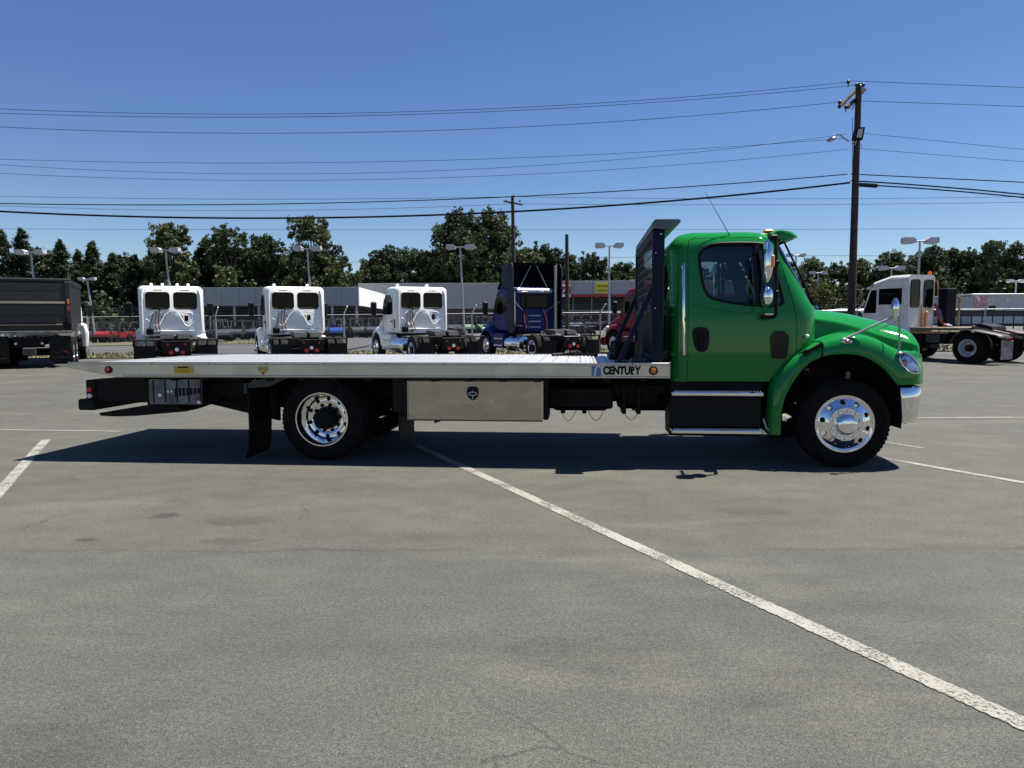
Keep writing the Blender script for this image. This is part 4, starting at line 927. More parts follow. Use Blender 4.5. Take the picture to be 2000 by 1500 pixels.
# ------------------------------------------------------------------ black dump truck seen from behind
D = thing('dump_truck', 'black dump truck with ribbed tailgate parked with its back to us', 'dump truck')
dk = mat('dump_black', (.006, .006, .007), .45, 0, .1, noise=.3); dkl = mat('dump_rib', (.028, .025, .023), .5, noise=.25, nscale=3)
part('dump_body', MB().prismx([(-1.22, 1.25), (-1.27, 3.05), (1.27, 3.05), (1.22, 1.25)], -.9, 4.2), dk, D)
part('top_rail', MB().box((-.98, -1.32, 2.98), (4.25, 1.32, 3.10), .03), dk, D)
tg = part('tailgate', MB().box((-.97, -1.12, 1.42), (-.90, 1.12, 2.95), .01), dk, D)
for z0, z1 in ((2.20, 2.34), (1.46, 1.55)): part('tailgate_rib', MB().prism([(-1.06, z0+.03), (-.96, z1), (-.96, z0)], -1.12, 1.12), dkl, tg)
for z0, z1 in ((2.36, 2.62), (1.57, 1.80)): part('tailgate_panel', MB().box((-.985, -1.0, z0), (-.965, .86, z1), .008), dkl, tg)
part('tailgate_plate', MB().box((-.985, -1.10, 1.85), (-.965, 1.10, 2.18), .008).box((-.985, -1.0, 2.64), (-.965, 1.0, 2.9), .008), mat('dump_plate', (.008, .010, .018), .3), tg)
for s in (-1, 1):
    po = part('corner_post', MB().box((-1.0, s*1.13, 1.3), (-.82, s*1.30, 3.0), .015), dkl, D)
    for z, m_ in ((2.22, amber), (1.98, redl)): part('post_light', MB().box((-1.012, s*1.19, z), (-.995, s*1.25, z+.16), .005), m_, po)
    part('tailgate_latch', MB().box((-1.05, s*1.05, 1.35), (-.9, s*1.28, 1.60), .02).tube([(-1.03, s*1.2, 1.62), (-1.05, s*1.14, 1.75)], .03, 6), black, D)
    f = part('mud_flap', MB().box((-1.0, s*.58, .20), (-.985, s*1.24, 1.12), .004), blackp, D); script_mark(-1.01, s*.9, .56, .5, f)
    part('flap_mark', MB().box((-1.005, s*.65, .36), (-1.0, s*1.15, .375)), mat('mark_grey', (.10, .08, .08), .6), f)
    part('frame_rail', MB().box((-.8, s*.38-.05, .8), (7.2, s*.38+.05, 1.08), .01), black, D)
    for x in (0.0, 1.35): dual(D, x, s*1.24, .52, .52, .27, .29, s > 0, lugs=False)
    wheel(D, 6.1, s*1.24, .52, .52, .30, .29, 'convex', s > 0, lugs=False)
    part('exhaust_stack', MB().tube([(4.62, s*1.20, 1.62), (4.62, s*1.17, 2.2), (4.62, s*1.13, 3.06)], .055, 8), white, D)
    part('cab_fender', MB().tube([(4.6, s*1.10, 1.55), (4.65, s*1.27, 1.45), (4.7, s*1.31, 1.15), (4.75, s*1.30, .60)], [.08, .13, .14, .10], 10), white, D)
    part('mirror_arm', MB().tube([(5.6, s*1.1, 2.42), (5.65, s*1.42, 2.48), (5.66, s*1.5, 2.36)], .025, 6).tube([(5.6, s*1.1, 1.80), (5.65, s*1.46, 1.82)], .02, 6), chrome, D)
    part('mirror', MB().box((5.58, s*1.36, 1.84), (5.70, s*1.58, 2.36), .05), blackp, D)
part('rear_sill', MB().box((-1.06, -1.28, 1.20), (-.85, 1.28, 1.29), .01), mat('sill_grey', (.16, .15, .14), .4, .5, noise=.4, nscale=9), D)
lb = part('light_bar', MB().box((-.98, -.45, .72), (-.90, .45, 1.10), .02), black, D)
for y in (-.27, -.09, .09, .27): part('clearance_light', MB().cyl((-1.0, y, 1.08), (-.975, y, 1.08), .022, n=10), redl, lb)
for y in (-.38, .38): part('reverse_light', MB().cyl((-1.0, y, .86), (-.975, y, .86), .04, n=12), whitel, lb)
part('pintle_hitch', MB().box((-1.08, -.2, .45), (-.9, .2, .72), .03), darkgrey, D)
part('cab', MB().loft([rbox_ring(x, -w, w, 1.0, zt, .14) for x, w, zt in ((4.55, 1.05, 2.75), (4.7, 1.08, 2.85), (5.5, 1.08, 2.85), (6.0, 1.0, 1.95), (7.0, .85, 1.6), (7.25, .8, 1.2))], True, True), white, D, angle=50)
part('cab_shield', MB().box((4.2, -1.2, 3.0), (5.2, 1.2, 3.07), .02), dk, D)
for x in (0, 1.35): part('rear_axle', MB().cyl((x, -.8, .52), (x, .8, .52), .12), black, D)
seat_on_ground(D, -16.55-1.1*.454, 24.6+1.1*.89, HEAD)

# ------------------------------------------------------------------ terminal (yard) tractor
Y_ = thing('yard_tractor', 'weathered white yard tractor with narrow offset cab and beacon beside the green hood', 'yard tractor')
part('frame', MB().box((-1.45, -.42, .72), (4.3, -.34, 1.02), .01).box((-1.45, .34, .72), (4.3, .42, 1.02), .01).box((.9, -.95, .62), (4.1, .95, 1.0), .02), black, Y_)
part('side_stripe', MB().box((.78, 1.0, .98), (2.30, 1.05, 1.06), .006), ochre, Y_)
part('deck', MB().box((.45, -.9, 1.10), (2.25, 1.05, 1.20), .01), mat('rusty_deck', (.20, .14, .09), .8, dirt=(.09, .07, .05), nscale=6), Y_)
for s in (-1, 1):
    wheel(Y_, 0, s*1.23, .52, .52, .28, .30, 'dish', s > 0, rm=mat('grey_rim', (.50, .51, .54), .45), lugs=False)
    wheel(Y_, 0, s*.90, .52, .52, .28, .30, 'none', s > 0)
    wheel(Y_, 3.0, s*1.2, .52, .52, .28, .30, 'convex', s > 0, rm=MATS['grey_rim'], lugs=False)
    g = [(.60*math.cos(math.radians(a)), .52+.62*math.sin(math.radians(a))) for a in range(15, 111, 12)] + [(-.95, .98), (-1.1, .86)]
    o = part('wheel_guard', MB().loft([[(x, s*.62, z) for x, z in g], [(x, s*1.30, z) for x, z in g]], False), darkgrey, Y_, angle=60); o.modifiers.new('t', 'SOLIDIFY').thickness = .02
    f = part('mud_flap', MB().box((-1.12, s*.62, .18), (-1.10, s*1.28, .80), .004), mat('grey_flap', (.24, .23, .24), .8, dirt=(.12, .10, .10), nscale=5), Y_)
    part('guard_light', MB().box((-1.13, s*.75, .84), (-1.10, s*1.05, .89), .005), redl, Y_)
    part('ramp_rail', MB().obox((.35, s*.36, 1.22), (-1.30, s*.36, .88), .14, .09), mat('ramp_rust', (.30, .21, .13), .8, dirt=(.10, .08, .06), nscale=6), Y_)
part('fifth_wheel', MB().prism([(-.35, 1.10), (-.28, 1.24), (.10, 1.34), (.42, 1.18), (.42, 1.12), (-.2, 1.08)], -.40, .40), black, Y_)
cb = MB().loft([[(x, y, z) for x, y, z in r] for r in ([(2.18, 1.22, 1.05), (2.18, 1.22, 3.02), (2.18, 1.14, 3.10), (2.18, -.19, 3.10), (2.18, -.27, 3.02), (2.18, -.27, 1.05)], [(2.9, 1.22, 1.05), (2.9, 1.22, 3.01), (2.9, 1.14, 3.09), (2.9, -.19, 3.09), (2.9, -.27, 3.01), (2.9, -.27, 1.05)], [(3.62, 1.22, 1.05), (3.62, 1.22, 2.80), (3.62, 1.14, 2.88), (3.62, -.19, 2.88), (3.62, -.27, 2.80), (3.62, -.27, 1.05)], [(3.72, 1.22, 1.05), (3.72, 1.22, 2.70), (3.72, 1.14, 2.74), (3.72, -.19, 2.74), (3.72, -.27, 2.70), (3.72, -.27, 1.05)], [(4.05, 1.20, 1.05), (4.05, 1.20, 1.75), (4.05, 1.12, 1.80), (4.05, -.17, 1.80), (4.05, -.25, 1.75), (4.05, -.25, 1.05)])], True, True)
cabY = part('cab', cb, whited, Y_, angle=30)
part('side_door_window', MB().prism([(2.44, 2.03), (2.44, 2.62), (3.36, 2.62), (3.36, 2.03)], 1.215, 1.232), darkglass, cabY)
part('side_quarter_window', MB().prism([(3.46, 1.72), (3.46, 2.58), (3.68, 2.58), (3.98, 1.72)], 1.212, 1.232), darkglass, cabY)
for y0, y1 in ((.62, 1.12), (-.16, .36)):
    wp = rrect(y0, y1, 1.92, 2.92, .09)
    w_ = part('rear_window', MB().prismx(wp, 2.19, 2.165), darkglass, cabY); part('window_gasket', MB().tube([(2.168, y, z) for y, z in wp], .02, 6, True), blackp, w_)
part('door_rail', MB().tube([(2.14, .50, 1.1), (2.14, .50, 2.0)], .02, 6), ochre, cabY)
part('visor', MB().prism([(3.55, 2.80), (3.90, 2.68), (3.92, 2.62), (3.60, 2.68)], -.27, 1.22), whited, cabY)
part('gutter', MB().tube([(2.2, 1.235, 2.98), (2.9, 1.235, 2.92), (3.6, 1.235, 2.68)], .03, 6), whited, cabY)
bc = part('beacon', MB().lathe([(.07, 3.09), (.07, 3.12), (.06, 3.20), (.04, 3.24), (.001, 3.25)], 14, (2.3, -.12, 0), 'Z'), mat('beacon_orange', (.75, .16, .02), .3), cabY)
part('grab_post', MB().tube([(2.08, .35, 1.12), (2.08, .35, 1.70), (2.02, .35, 1.76)], .05, 8), orange, Y_)
part('rear_rail', MB().tube([(1.55, -.75, 1.15), (1.52, -.75, 2.25), (1.56, -.68, 2.30)], .04, 8).tube([(2.12, -.33, 2.9), (2.10, -.40, 2.3)], .03, 6), ochre, Y_)
part('hydraulic_tower', MB().box((1.75, -.95, 1.1), (2.10, -.35, 2.62), .04), mat('tower_navy', (.003, .004, .01), .7, spec=.15), Y_)
for k, (m_, dy) in enumerate(((mat('hose_red', (.45, .06, .06), .5), 0), (mat('hose_blue', (.06, .13, .38), .5), -.14))):
    part('air_hose', MB().tube([(2.10, -.20+dy, 2.05-.15*k), (1.98, -.22+dy, 1.8), (1.90, -.24+dy, 1.5), (1.82, -.30+dy, 1.3), (1.6, -.36+dy, 1.22)], [.05, .045, .055, .05, .03], 8), m_, Y_)
part('battery_box', MB().box((1.05, .9, .66), (1.55, 1.1, .95), .02).box((1.1, .95, .45), (1.4, 1.05, .62), .02), darkgrey, Y_)
part('tank', MB().box((1.7, .55, .42), (2.6, 1.1, .98), .05), black, Y_)
for x in (0, 3.0): part('axle', MB().cyl((x, -.85, .52), (x, .85, .52), .11), black, Y_)
fx, fy = math.sin(math.radians(HEAD)), math.cos(math.radians(HEAD)); lx, ly = -fy, fx
seat_on_ground(Y_, 15.35-lx*1.23, 24.2-ly*1.23, HEAD)

# ------------------------------------------------------------------ utility poles, wires
PY = 30.0
b0 = at(1660, 700, PY); px0 = b0.x
U = thing('utility_pole', 'tall dark wooden utility pole with crossarms, street lamp and floodlight', 'utility pole', (px0, PY, gz(px0, PY)))
def up(px, py, dy=0.0): p = at(px, py, PY+dy); return Vector((p.x-px0, dy, p.z-gz(px0, PY)))
topz = up(1660, 164).z
part('pole', MB().tube([(0, 0, -.3), (0, 0, 3), (-.01, 0, 7), (0, 0, topz)], [.165, .155, .135, .115], 14), wood, U)
def arm(n, a, b): part(n, MB().obox(a, b, .11, .12), wood, U)
a0, a1 = up(1639, 209, -.9), up(1675, 173, .9); b0_, b1_ = up(1652, 209, -.6), up(1689, 174, .75)
arm('crossarm', a0, a1); arm('crossarm', up(1655, 210, -.3), b1_)
part('arm_brace', MB().cyl(up(1650, 200, -.4), up(1661, 212, 0), .02, n=6).cyl(up(1672, 196, .3), up(1664, 215, 0), .02, n=6), galv, U)
for q in ((1657, 160, 0), (1673, 166, .8), (1686, 166, .7), (1640, 200, -.9), (1652, 209, -.4)):
    p = up(*q); part('insulator', MB().ball(p, (.075, .075, .085), 12, 8).cyl((p.x, p.y, p.z-.2), p, .02, n=6), mat('insulator_dark', (.03, .025, .022), .3), U)
sa = part('lamp_arm', MB().tube([up(1658, 276), up(1650, 271, -.1), up(1641, 264, -.3), up(1635, 263, -.4), up(1630, 266, -.5)], .028, 8), galv, U)
p = up(1624, 272, -.6); part('street_lamp', MB().ball(p, (.20, .14, .085)).xf(Matrix.Translation(p) @ Matrix.Rotation(-.35, 4, 'Y') @ Matrix.Translation(-p)), mat('lamp_grey', (.28, .28, .26), .4, .3), sa)
fl = part('floodlight', MB().prism([(-.20, -.22), (-.10, .24), (.22, .26), (.14, -.24)], -.16, .12).xf(Matrix.Translation(up(1675, 263, -.15))), blackp, U)
part('floodlight_lens', MB().prism([(-.12, -.15), (-.05, .18), (.14, .19), (.08, -.16)], -.175, -.162).xf(Matrix.Translation(up(1675, 263, -.15))), mat('flood_lens', (.45, .44, .42), .2), fl)
part('floodlight_bracket', MB().tube([up(1665, 280), up(1670, 282, -.1), up(1672, 275, -.12)], .035, 6).tube([up(1672, 288), up(1677, 293), up(1682, 289), up(1683, 281)], .012, 5), galv, U)
part('ground_wire', MB().tube([up(1665, 230, -.13), up(1665, 300, -.15), up(1664, 600, -.17)], .012, 5), black, U)
sc = part('splice_case', MB().lathe([(.02, 0), (.08, .02), (.085, .1), (.085, .9), (.07, .95), (.02, .98)], 14, axis='Z').xf(Matrix.Translation(up(1668, 360)) @ Matrix.Rotation(math.pi/2+.07, 4, 'Y')), blackp, U)
def quadfit(pts):                                  # least-squares parabola through pixel points
    x0 = sum(p[0] for p in pts)/len(pts); sp = max(abs(p[0]-x0) for p in pts); xs = [(p[0]-x0)/sp for p in pts]; ys = [p[1] for p in pts]
    Sx = [sum(x**k for x in xs) for k in range(5)]; T_ = [sum(y*x**k for x, y in zip(xs, ys)) for k in range(3)]
    M = Matrix(((Sx[0], Sx[1], Sx[2]), (Sx[1], Sx[2], Sx[3]), (Sx[2], Sx[3], Sx[4]))); c = M.inverted() @ Vector(T_)
    return lambda px: c[0]+c[1]*(px-x0)/sp+c[2]*((px-x0)/sp)**2
wire_m = mat('wire_dark', (.010, .011, .014), .95, spec=.05)
def wire(pts, x0, x1, r, Yd, label, dy=0.0):
    f = quadfit(pts) if len(pts) > 2 else (lambda x: pts[0][1]+(pts[1][1]-pts[0][1])*(x-pts[0][0])/(pts[1][0]-pts[0][0]))
    n = 40; P = [at(x0+(x1-x0)*i/n, f(x0+(x1-x0)*i/n), Yd+dy) for i in range(n+1)]
    return tag(part('overhead_wire', MB().tube(P, r, 6), wire_m, None), label, 'wire', 'overhead wires')
thin = 'thin power line running between the tall pole\'s crossarms and the next pole'
low = 'thin wire strung from the tall pole below its street lamp'
for pts, e in (([(0, 213), (400, 222), (1000, 211), (1657, 160)], 1657), ([(0, 221), (500, 229), (1000, 216), (1673, 166)], 1673), ([(0, 248), (480, 260), (1000, 249), (1640, 199)], 1640)):
    wire(pts, -650, e, .009, PY, thin)
for pts, e in (([(0, 322), (570, 339), (1000, 327), (1650, 262)], 1655), ([(0, 339), (500, 351), (1000, 343), (1657, 291)], 1657), ([(0, 311), (450, 318), (1000, 309), (1650, 270)], 1650)):
    wire(pts, -650, e, .0075, PY, low)
wire([(0, 398), (350, 399), (1000, 385), (1655, 340)], -650, 1655, .020, PY, 'medium black cable just above the thickest cable, hung from the tall pole')
wire([(0, 413), (600, 425), (1000, 414), (1657, 357)], -650, 1660, .038, PY, 'thickest black cable sagging across the sky from the tall pole')
for pts in ([(1660, 158), (2000, 171)], [(1675, 197), (2000, 208)]): wire(pts, pts[0][0], 2500, .009, PY, thin)
for pts in ([(1665, 258), (1800, 272), (2000, 292)], [(1665, 289), (2000, 316)]): wire(pts, pts[0][0], 2500, .0075, PY, low)
wire([(1662, 340), (2000, 356)], 1662, 2500, .020, PY, 'medium black cable on the far side of the tall pole beyond its splice case')
wire([(1662, 353), (1850, 366), (2000, 380)], 1662, 2500, .028, PY, 'thick black cable with a splice case beside the tall pole')
wire([(1664, 360), (1850, 372), (2000, 386)], 1664, 2500, .026, PY, 'thick black cable with a splice case beside the tall pole')
far_l = 'faint far wire crossing the sky behind the nearer cables'
for pts in ([(0, 383), (500, 389), (1003, 384)], [(0, 402), (500, 411), (1003, 398)], [(1003, 384), (1350, 388), (2000, 384)], [(1003, 398), (1400, 400), (2000, 395)]): wire(pts, pts[0][0]-(500 if pts[0][0] == 0 else 0), pts[-1][0]+(400 if pts[-1][0] == 2000 else 0), .014, 60.0, far_l)
wire([(0, 447), (1000, 449), (2000, 446)], -400, 2400, .016, 75.0, far_l); wire([(600, 515), (760, 510), (1130, 499), (1300, 506), (2000, 500)], 600, 2300, .018, 80.0, far_l)
def simple_pole(px, top, Yd, label, arms=True, lean=0):
    b = at(px, 650, Yd); t = thing('utility_pole', label, 'utility pole', (b.x, Yd, gz(b.x, Yd)))
    tp = at(px+lean, top, Yd); h = tp.z-gz(b.x, Yd); dx = tp.x-b.x
    part('pole', MB().tube([(0, 0, -.3), (dx*.5, 0, h*.5), (dx, 0, h)], [.19, .16, .13], 10), wood, t)
    if arms:
        part('crossarm', MB().obox((dx-.7, -.5, h-.5), (dx+.8, .6, h-.6), .12, .12), wood, t)
        for k in (-.5, .1, .6): part('insulator', MB().ball((dx+k, 0, h-.40 if k != .1 else h+.05), .08, 8, 6), MATS['insulator_dark'], t)
    return t
simple_pole(1006, 383, 60.0, 'wooden utility pole with small crossarm behind the navy tractor', True, -5)
simple_pole(1108, 458, 55.0, 'bare dark wooden pole standing right of the navy tractor\'s fairing', False, -1)

# ------------------------------------------------------------------ lot lights
def lot_light(px, py, Yd, label, lean=0.0, sc=1.0, one=False, group='double headed lot lights'):
    b = at(px, 640, Yd); t = thing('lot_light', label, 'lot light', (b.x, Yd, gz(b.x, Yd)), 0, group)
    h = at(px, py, Yd).z-gz(b.x, Yd); ln = lean*h
    part('base', MB().cyl((0, 0, -.1), (0, 0, .6), .28, n=12), conc_m, t)
    part('pole', MB().tube([(0, 0, 0), (ln*.5, 0, h*.5), (ln, 0, h)], [.11, .095, .075], 10), galv, t)
    part('arm', MB().box((ln-.55*sc, -.05, h-.05), (ln+.55*sc, .05, h+.05), .01), galv, t)
    for s in (-1, 1):
        part('lamp_head', MB().prism([(ln+s*.42*sc, h-.16*sc), (ln+s*.42*sc, h+.10*sc), (ln+s*.60*sc, h+.24*sc), (ln+s*1.25*sc, h+.26*sc), (ln+s*1.28*sc, h-.10*sc), (ln+s*1.1*sc, h-.22*sc)], -.32*sc, .32*sc), lamphead, t)
    return t
for px, py, Yd, lb, ln, sc in ((77, 493, 66, 'double headed lot light rising behind the dump truck body', -.05, 1.0), (340, 489, 66, 'double headed lot light rising behind the tractor by the dump truck', -.06, 1.0),
    (611, 486, 66, 'double headed lot light above the middle white tractor', -.04, 1.0), (907, 483, 66, 'double headed lot light between the white and navy tractors', -.04, 1.0),
    (1189, 480, 66, 'double headed lot light in front of the yellow sign', 0, 1.0), (1790, 471, 58, 'tall double headed lot light above the yard tractor', 0, 1.08),
    (186, 545, 68, 'shorter double headed lot light beside the dump truck\'s white stack', -.09, .62), (1551, 499, 70, 'lot light seen just past the green truck\'s windscreen', 0, .7),
    (1595, 533, 88, 'small distant lot light over the light green bush', 0, .8), (1737, 524, 75, 'squat lot light rising behind the yard tractor\'s roof', 0, 1.0), (1980, 549, 84, 'small lot light standing by the pale shed', 0, .8)):
    lot_light(px, py, Yd, lb, ln, sc)

# ------------------------------------------------------------------ buildings
fasc = mat('fascia_grey', (.30, .31, .34), .5, .1, noise=.06, nscale=1); fascsun = mat('fascia_sunlit', (.74, .75, .76), .5, noise=.05)
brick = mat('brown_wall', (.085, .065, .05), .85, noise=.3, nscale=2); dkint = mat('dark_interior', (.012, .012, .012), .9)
beige = mat('beige_fascia', (.36, .35, .34), .6, noise=.08, nscale=1); redst = mat('red_stripe', (.32, .02, .025), .5)
def zt(px, py, Yd): return at(px, py, Yd).z
g1 = gz(-25, 80)
B1 = thing('showroom_building', 'open fronted showroom with grey fascia panels and a pale end coloured as sunlit', 'building', (0, 0, 0))
xl, xr = at(300, 600, 80).x, at(701, 600, 80).x; z1, z0 = zt(600, 561, 80), zt(600, 597, 80)
npan = 12
for k in range(npan): part('fascia_panel', MB().box((xl+(xr-xl)*k/npan+.012, 80, z0), (xl+(xr-xl)*(k+1)/npan-.012, 80.25, z1), .01), fasc, B1)
for k in range(8): part('end_panel', MB().box((xr-.2, 80.27+k*2.2, z0), (xr+.01, 80.27+(k+1)*2.2-.03, z1), .01), fascsun, B1)  # sunlight on the end is put into a paler colour than the front
part('roof', MB().box((xl, 80.26, z1-.6), (xr-.21, 97.8, z1-.35)), beige, B1)
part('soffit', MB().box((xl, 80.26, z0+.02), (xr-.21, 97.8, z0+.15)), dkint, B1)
part('back_wall', MB().box((xl, 92, g1-.1), (xr-.4, 92.3, z0+.02)), mat('back_wall_brown', (.04, .035, .03), .9), B1)
for k in range(9): part('column', MB().box((xl+.5+k*(xr-xl-1)/8, 80.4, g1-.1), (xl+.75+k*(xr-xl-1)/8, 80.65, z0+.02), .01), galv, B1)
tag(B1)
B2 = thing('dealership_building', 'long low dealership with pale fascia, red stripe and dark shop windows', 'building', (0, 0, 0))
Yb = 98.3; xa, xm, xe = at(700, 600, Yb).x, at(1045, 600, Yb).x, at(1560, 600, Yb).x; g2 = gz(0, Yb)
zt2, zb2 = zt(850, 553, Yb), zt(850, 603, Yb)
for k in range(10): part('fascia_panel', MB().box((xa+(xm-xa)*k/10+.01, Yb, zb2), (xa+(xm-xa)*(k+1)/10-.01, Yb+.3, zt2), .01), beige, B2)
part('wall', MB().box((xa, Yb+1.2, g2-.2), (xm, Yb+14, zb2+.05)), brick, B2)
part('roof', MB().box((xa, Yb+.31, zt2-.5), (xe, Yb+14, zt2-.25)), beige, B2)
zt3, zs1, zs0 = zt(1150, 549, Yb), zt(1150, 575, Yb), zt(1150, 580, Yb)
for k in range(14): part('fascia_panel', MB().box((xm+.05+(xe-xm)*k/14, Yb-.4, zs1), (xm+.03+(xe-xm)*(k+1)/14, Yb+.3, zt3), .01), fasc, B2)
part('red_stripe', MB().box((xm+.05, Yb-.45, zs0), (xe, Yb+.3, zs1-.01), .01), redst, B2)
part('wall', MB().box((xm+.05, Yb+.9, g2-.2), (xe, Yb+14, zs0)), dkint, B2)
nw = 14; sillz = zt(1150, 632, Yb)
for k in range(nw):
    x = xm+.1+(xe-xm-.2)*k/nw; w = (xe-xm-.2)/nw
    wi = part('shop_window', MB().box((x+.08, Yb+.72, sillz), (x+w-.02, Yb+.78, zs0-.05)), darkglass, B2)
    part('mullion', MB().box((x, Yb+.6, g2-.1), (x+.08, Yb+.85, zs0)), galv, wi)
    part('transom', MB().box((x+.08, Yb+.62, sillz+1.75), (x+w-.02, Yb+.71, sillz+1.83)), galv, wi)
part('plinth', MB().box((xm+.1, Yb+.5, g2-.2), (xe, Yb+.88, sillz-.01)), conc_m, B2)
sg = thing('shop_sign', 'red and white square sign mounted beside the navy tractor\'s fairing', 'sign', (at(1103, 570, Yb).x, Yb-.7, 0))
part('board', MB().box((-.75, -.06, zt(1103, 582, Yb)), (.75, .20, zt(1103, 553, Yb)), .02), redst, sg)
zc = zt(1103, 568, Yb); part('mark', MB().prism([(-.45, zc-.25), (0, zc+.35), (.45, zc-.25), (.25, zc-.25), (0, zc+.05), (-.25, zc-.25)], -.075, -.062), white, sg); part('mark', MB().box((-.7, -.075, zc+.55), (.7, -.062, zc+.85)), white, sg); part('mark', MB().box((-.7, -.075, zc-.85), (.7, -.062, zc-.5)), white, sg)
ys = thing('fascia_sign', 'yellow sign with two rows of small dark lettering on the grey fascia', 'sign', (at(1176, 563, Yb).x, Yb-.42, 0))
part('board', MB().box((-1.0, -.10, zt(1176, 573, Yb)), (1.0, .03, zt(1176, 553, Yb)), .01), mat('sign_yellow', (.62, .52, .03), .5), ys)
rr = random.Random(5)
for z in (zt(1176, 559, Yb), zt(1176, 568, Yb)):
    x = -.7
    while x < .7:
        w = rr.uniform(.06, .16); part('letter', MB().box((x, -.115, z-.09), (x+w, -.102, z+.09)), mat('letter_brown', (.10, .08, .02), .7), ys); x += w+rr.uniform(.03, .09)
# pale shed on the right
Yc = 75.0; B3 = thing('storage_shed', 'pale grey metal shed with one dark window behind the yard tractor', 'building', (0, 0, 0))
x3a, x3b = at(1897, 600, Yc).x, at(2250, 600, Yc).x; z3t, z3b = zt(1950, 577, Yc), zt(1950, 618, Yc)
for k in range(14): part('wall_sheet', MB().box((x3a+(x3b-x3a)*k/14+.005, Yc, z3b-.8), (x3a+(x3b-x3a)*(k+1)/14-.005, Yc+.12, z3t), .008), mat('shed_grey', (.46, .46, .47), .6, noise=.06), B3)
part('body', MB().box((x3a, Yc+.13, z3b-.8), (x3b, Yc+14, z3t-.05)), MATS['shed_grey'], B3)
part('roof', MB().box((x3a-.2, Yc-.3, z3t), (x3b, Yc+14.2, z3t+.18), .03), mat('shed_roof', (.60, .61, .62), .4, .4), B3)
xw = at(1935, 600, Yc).x; w_ = part('window', MB().box((xw-.5, Yc-.03, zt(1935, 609, Yc)), (xw+.5, Yc+.02, zt(1935, 597, Yc))), darkglass, B3); part('frame', MB().box((xw-.56, Yc-.02, zt(1935, 610, Yc)-.03), (xw+.56, Yc-.005, zt(1935, 610, Yc)+.02)), white, w_)
part('eave_light', MB().box((x3a+1.5, Yc-.2, z3t-.5), (x3a+1.8, Yc-.01, z3t-.35), .02), whitel, B3); part('eave_light', MB().box((x3a+3.5, Yc-.2, z3t-.5), (x3a+3.8, Yc-.01, z3t-.35), .02), whitel, B3)
fg = thing('flag', 'small faded red and white flag hanging in front of the pale shed', 'flag', (at(1914, 597, 72).x, 72, zt(1914, 604, 72)))
part('cloth', MB().loft([[(-.7+.2*i+.05*math.sin(j), .1*math.sin(i*1.1+j), .35*j-.15*math.sin(i*.4)) for i in range(8)] for j in range(5)], False), mat('flag_cloth', (.55, .40, .42), .8, dirt=(.42, .16, .17), nscale=3.5), fg)
part('staff', MB().cyl((-.75, 0, -2.5), (-.75, 0, 1.6), .03, n=6), galv, fg)
# dark railing fence by the shed
rf = thing('steel_fence', 'dark steel picket fence along the far lot in front of the pale shed', 'fence', (0, 0, 0)); Yf = 58.0
fa, fb = at(1815, 620, Yf).x, at(2200, 620, Yf).x; k = 0; x = fa; zb_ = zt(1900, 640, Yf); zt_ = zt(1900, 607, Yf)
while x < fb:
    part('post', MB().box((x, Yf, zb_-.6), (x+.07, Yf+.07, zt_+(.1 if k % 2 else 0)), .006), black, rf); x += .85; k += 1
for z in (zt_-.05, zb_+.25): part('rail', MB().box((fa, Yf+.08, z), (fb, Yf+.12, z+.06)), black, rf)
hg = part('dark_band', MB().box((fa-6, Yf+6, zt(1900, 618, Yf+6)), (fb, Yf+6.2, zt(1900, 608, Yf+6))), mat('band_brown', (.03, .026, .024), .9), rf)  # plain dark brown strip some way behind the pickets

# ------------------------------------------------------------------ chain-link fence along the lot
cl = thing('chain_link_fence', 'chain link fence with barbed wire arms along the edge of the lot', 'fence', (0, 0, 0)); Yl = 33.4
x0_ = at(172, 650, Yl).x; xs_ = [x0_+5.95*k for k in range(-3, 9)]
def fz(x, h): return gz(x, Yl)+h
for x in xs_:
    pst = part('post', MB().cyl((x, Yl, fz(x, -.2)), (x, Yl, fz(x, 1.88)), .038, n=8), galv, cl)
    part('barb_arm', MB().obox((x, Yl, fz(x, 1.86)), (x+.22, Yl-.22, fz(x, 2.25)), .03, .05), mat('arm_pale', (.55, .55, .53), .5, .4), pst)
part('bottom_rail', MB().tube([(x, Yl, fz(x, .12)) for x in xs_], .008, 4), galv, cl)
part('top_rail', MB().tube([(x, Yl, fz(x, 1.86)) for x in xs_], .018, 6), galv, cl)
for k in (.4, .7, 1.0): part('barbed_wire', MB().tube([(x+.22*k, Yl-.22*k, fz(x, 1.86+.38*k)) for x in xs_], .004, 4), galv, cl)
cm = bpy.data.materials.new('chain_link'); cm.use_nodes = True; n_ = cm.node_tree; bs = n_.nodes['Principled BSDF']; bs.inputs['Base Color'].default_value = (.22, .23, .24, 1); bs.inputs['Metallic'].default_value = .5; bs.inputs['Roughness'].default_value = .5
tcn = n_.nodes.new('ShaderNodeTexCoord'); mp = n_.nodes.new('ShaderNodeMapping'); mp.inputs['Rotation'].default_value = (0, math.radians(45), 0); n_.links.new(tcn.outputs['Object'], mp.inputs[0])
sp_ = n_.nodes.new('ShaderNodeSeparateXYZ'); n_.links.new(mp.outputs[0], sp_.inputs[0]); outs = []
for ax in (0, 2):
    m1 = n_.nodes.new('ShaderNodeMath'); m1.operation = 'PINGPONG'; m1.inputs[1].default_value = .03; n_.links.new(sp_.outputs[ax], m1.inputs[0])
    m2 = n_.nodes.new('ShaderNodeMath'); m2.operation = 'LESS_THAN'; m2.inputs[1].default_value = .0018; n_.links.new(m1.outputs[0], m2.inputs[0]); outs.append(m2)
m3 = n_.nodes.new('ShaderNodeMath'); m3.operation = 'MAXIMUM'; n_.links.new(outs[0].outputs[0], m3.inputs[0]); n_.links.new(outs[1].outputs[0], m3.inputs[1]); n_.links.new(m3.outputs[0], bs.inputs['Alpha'])
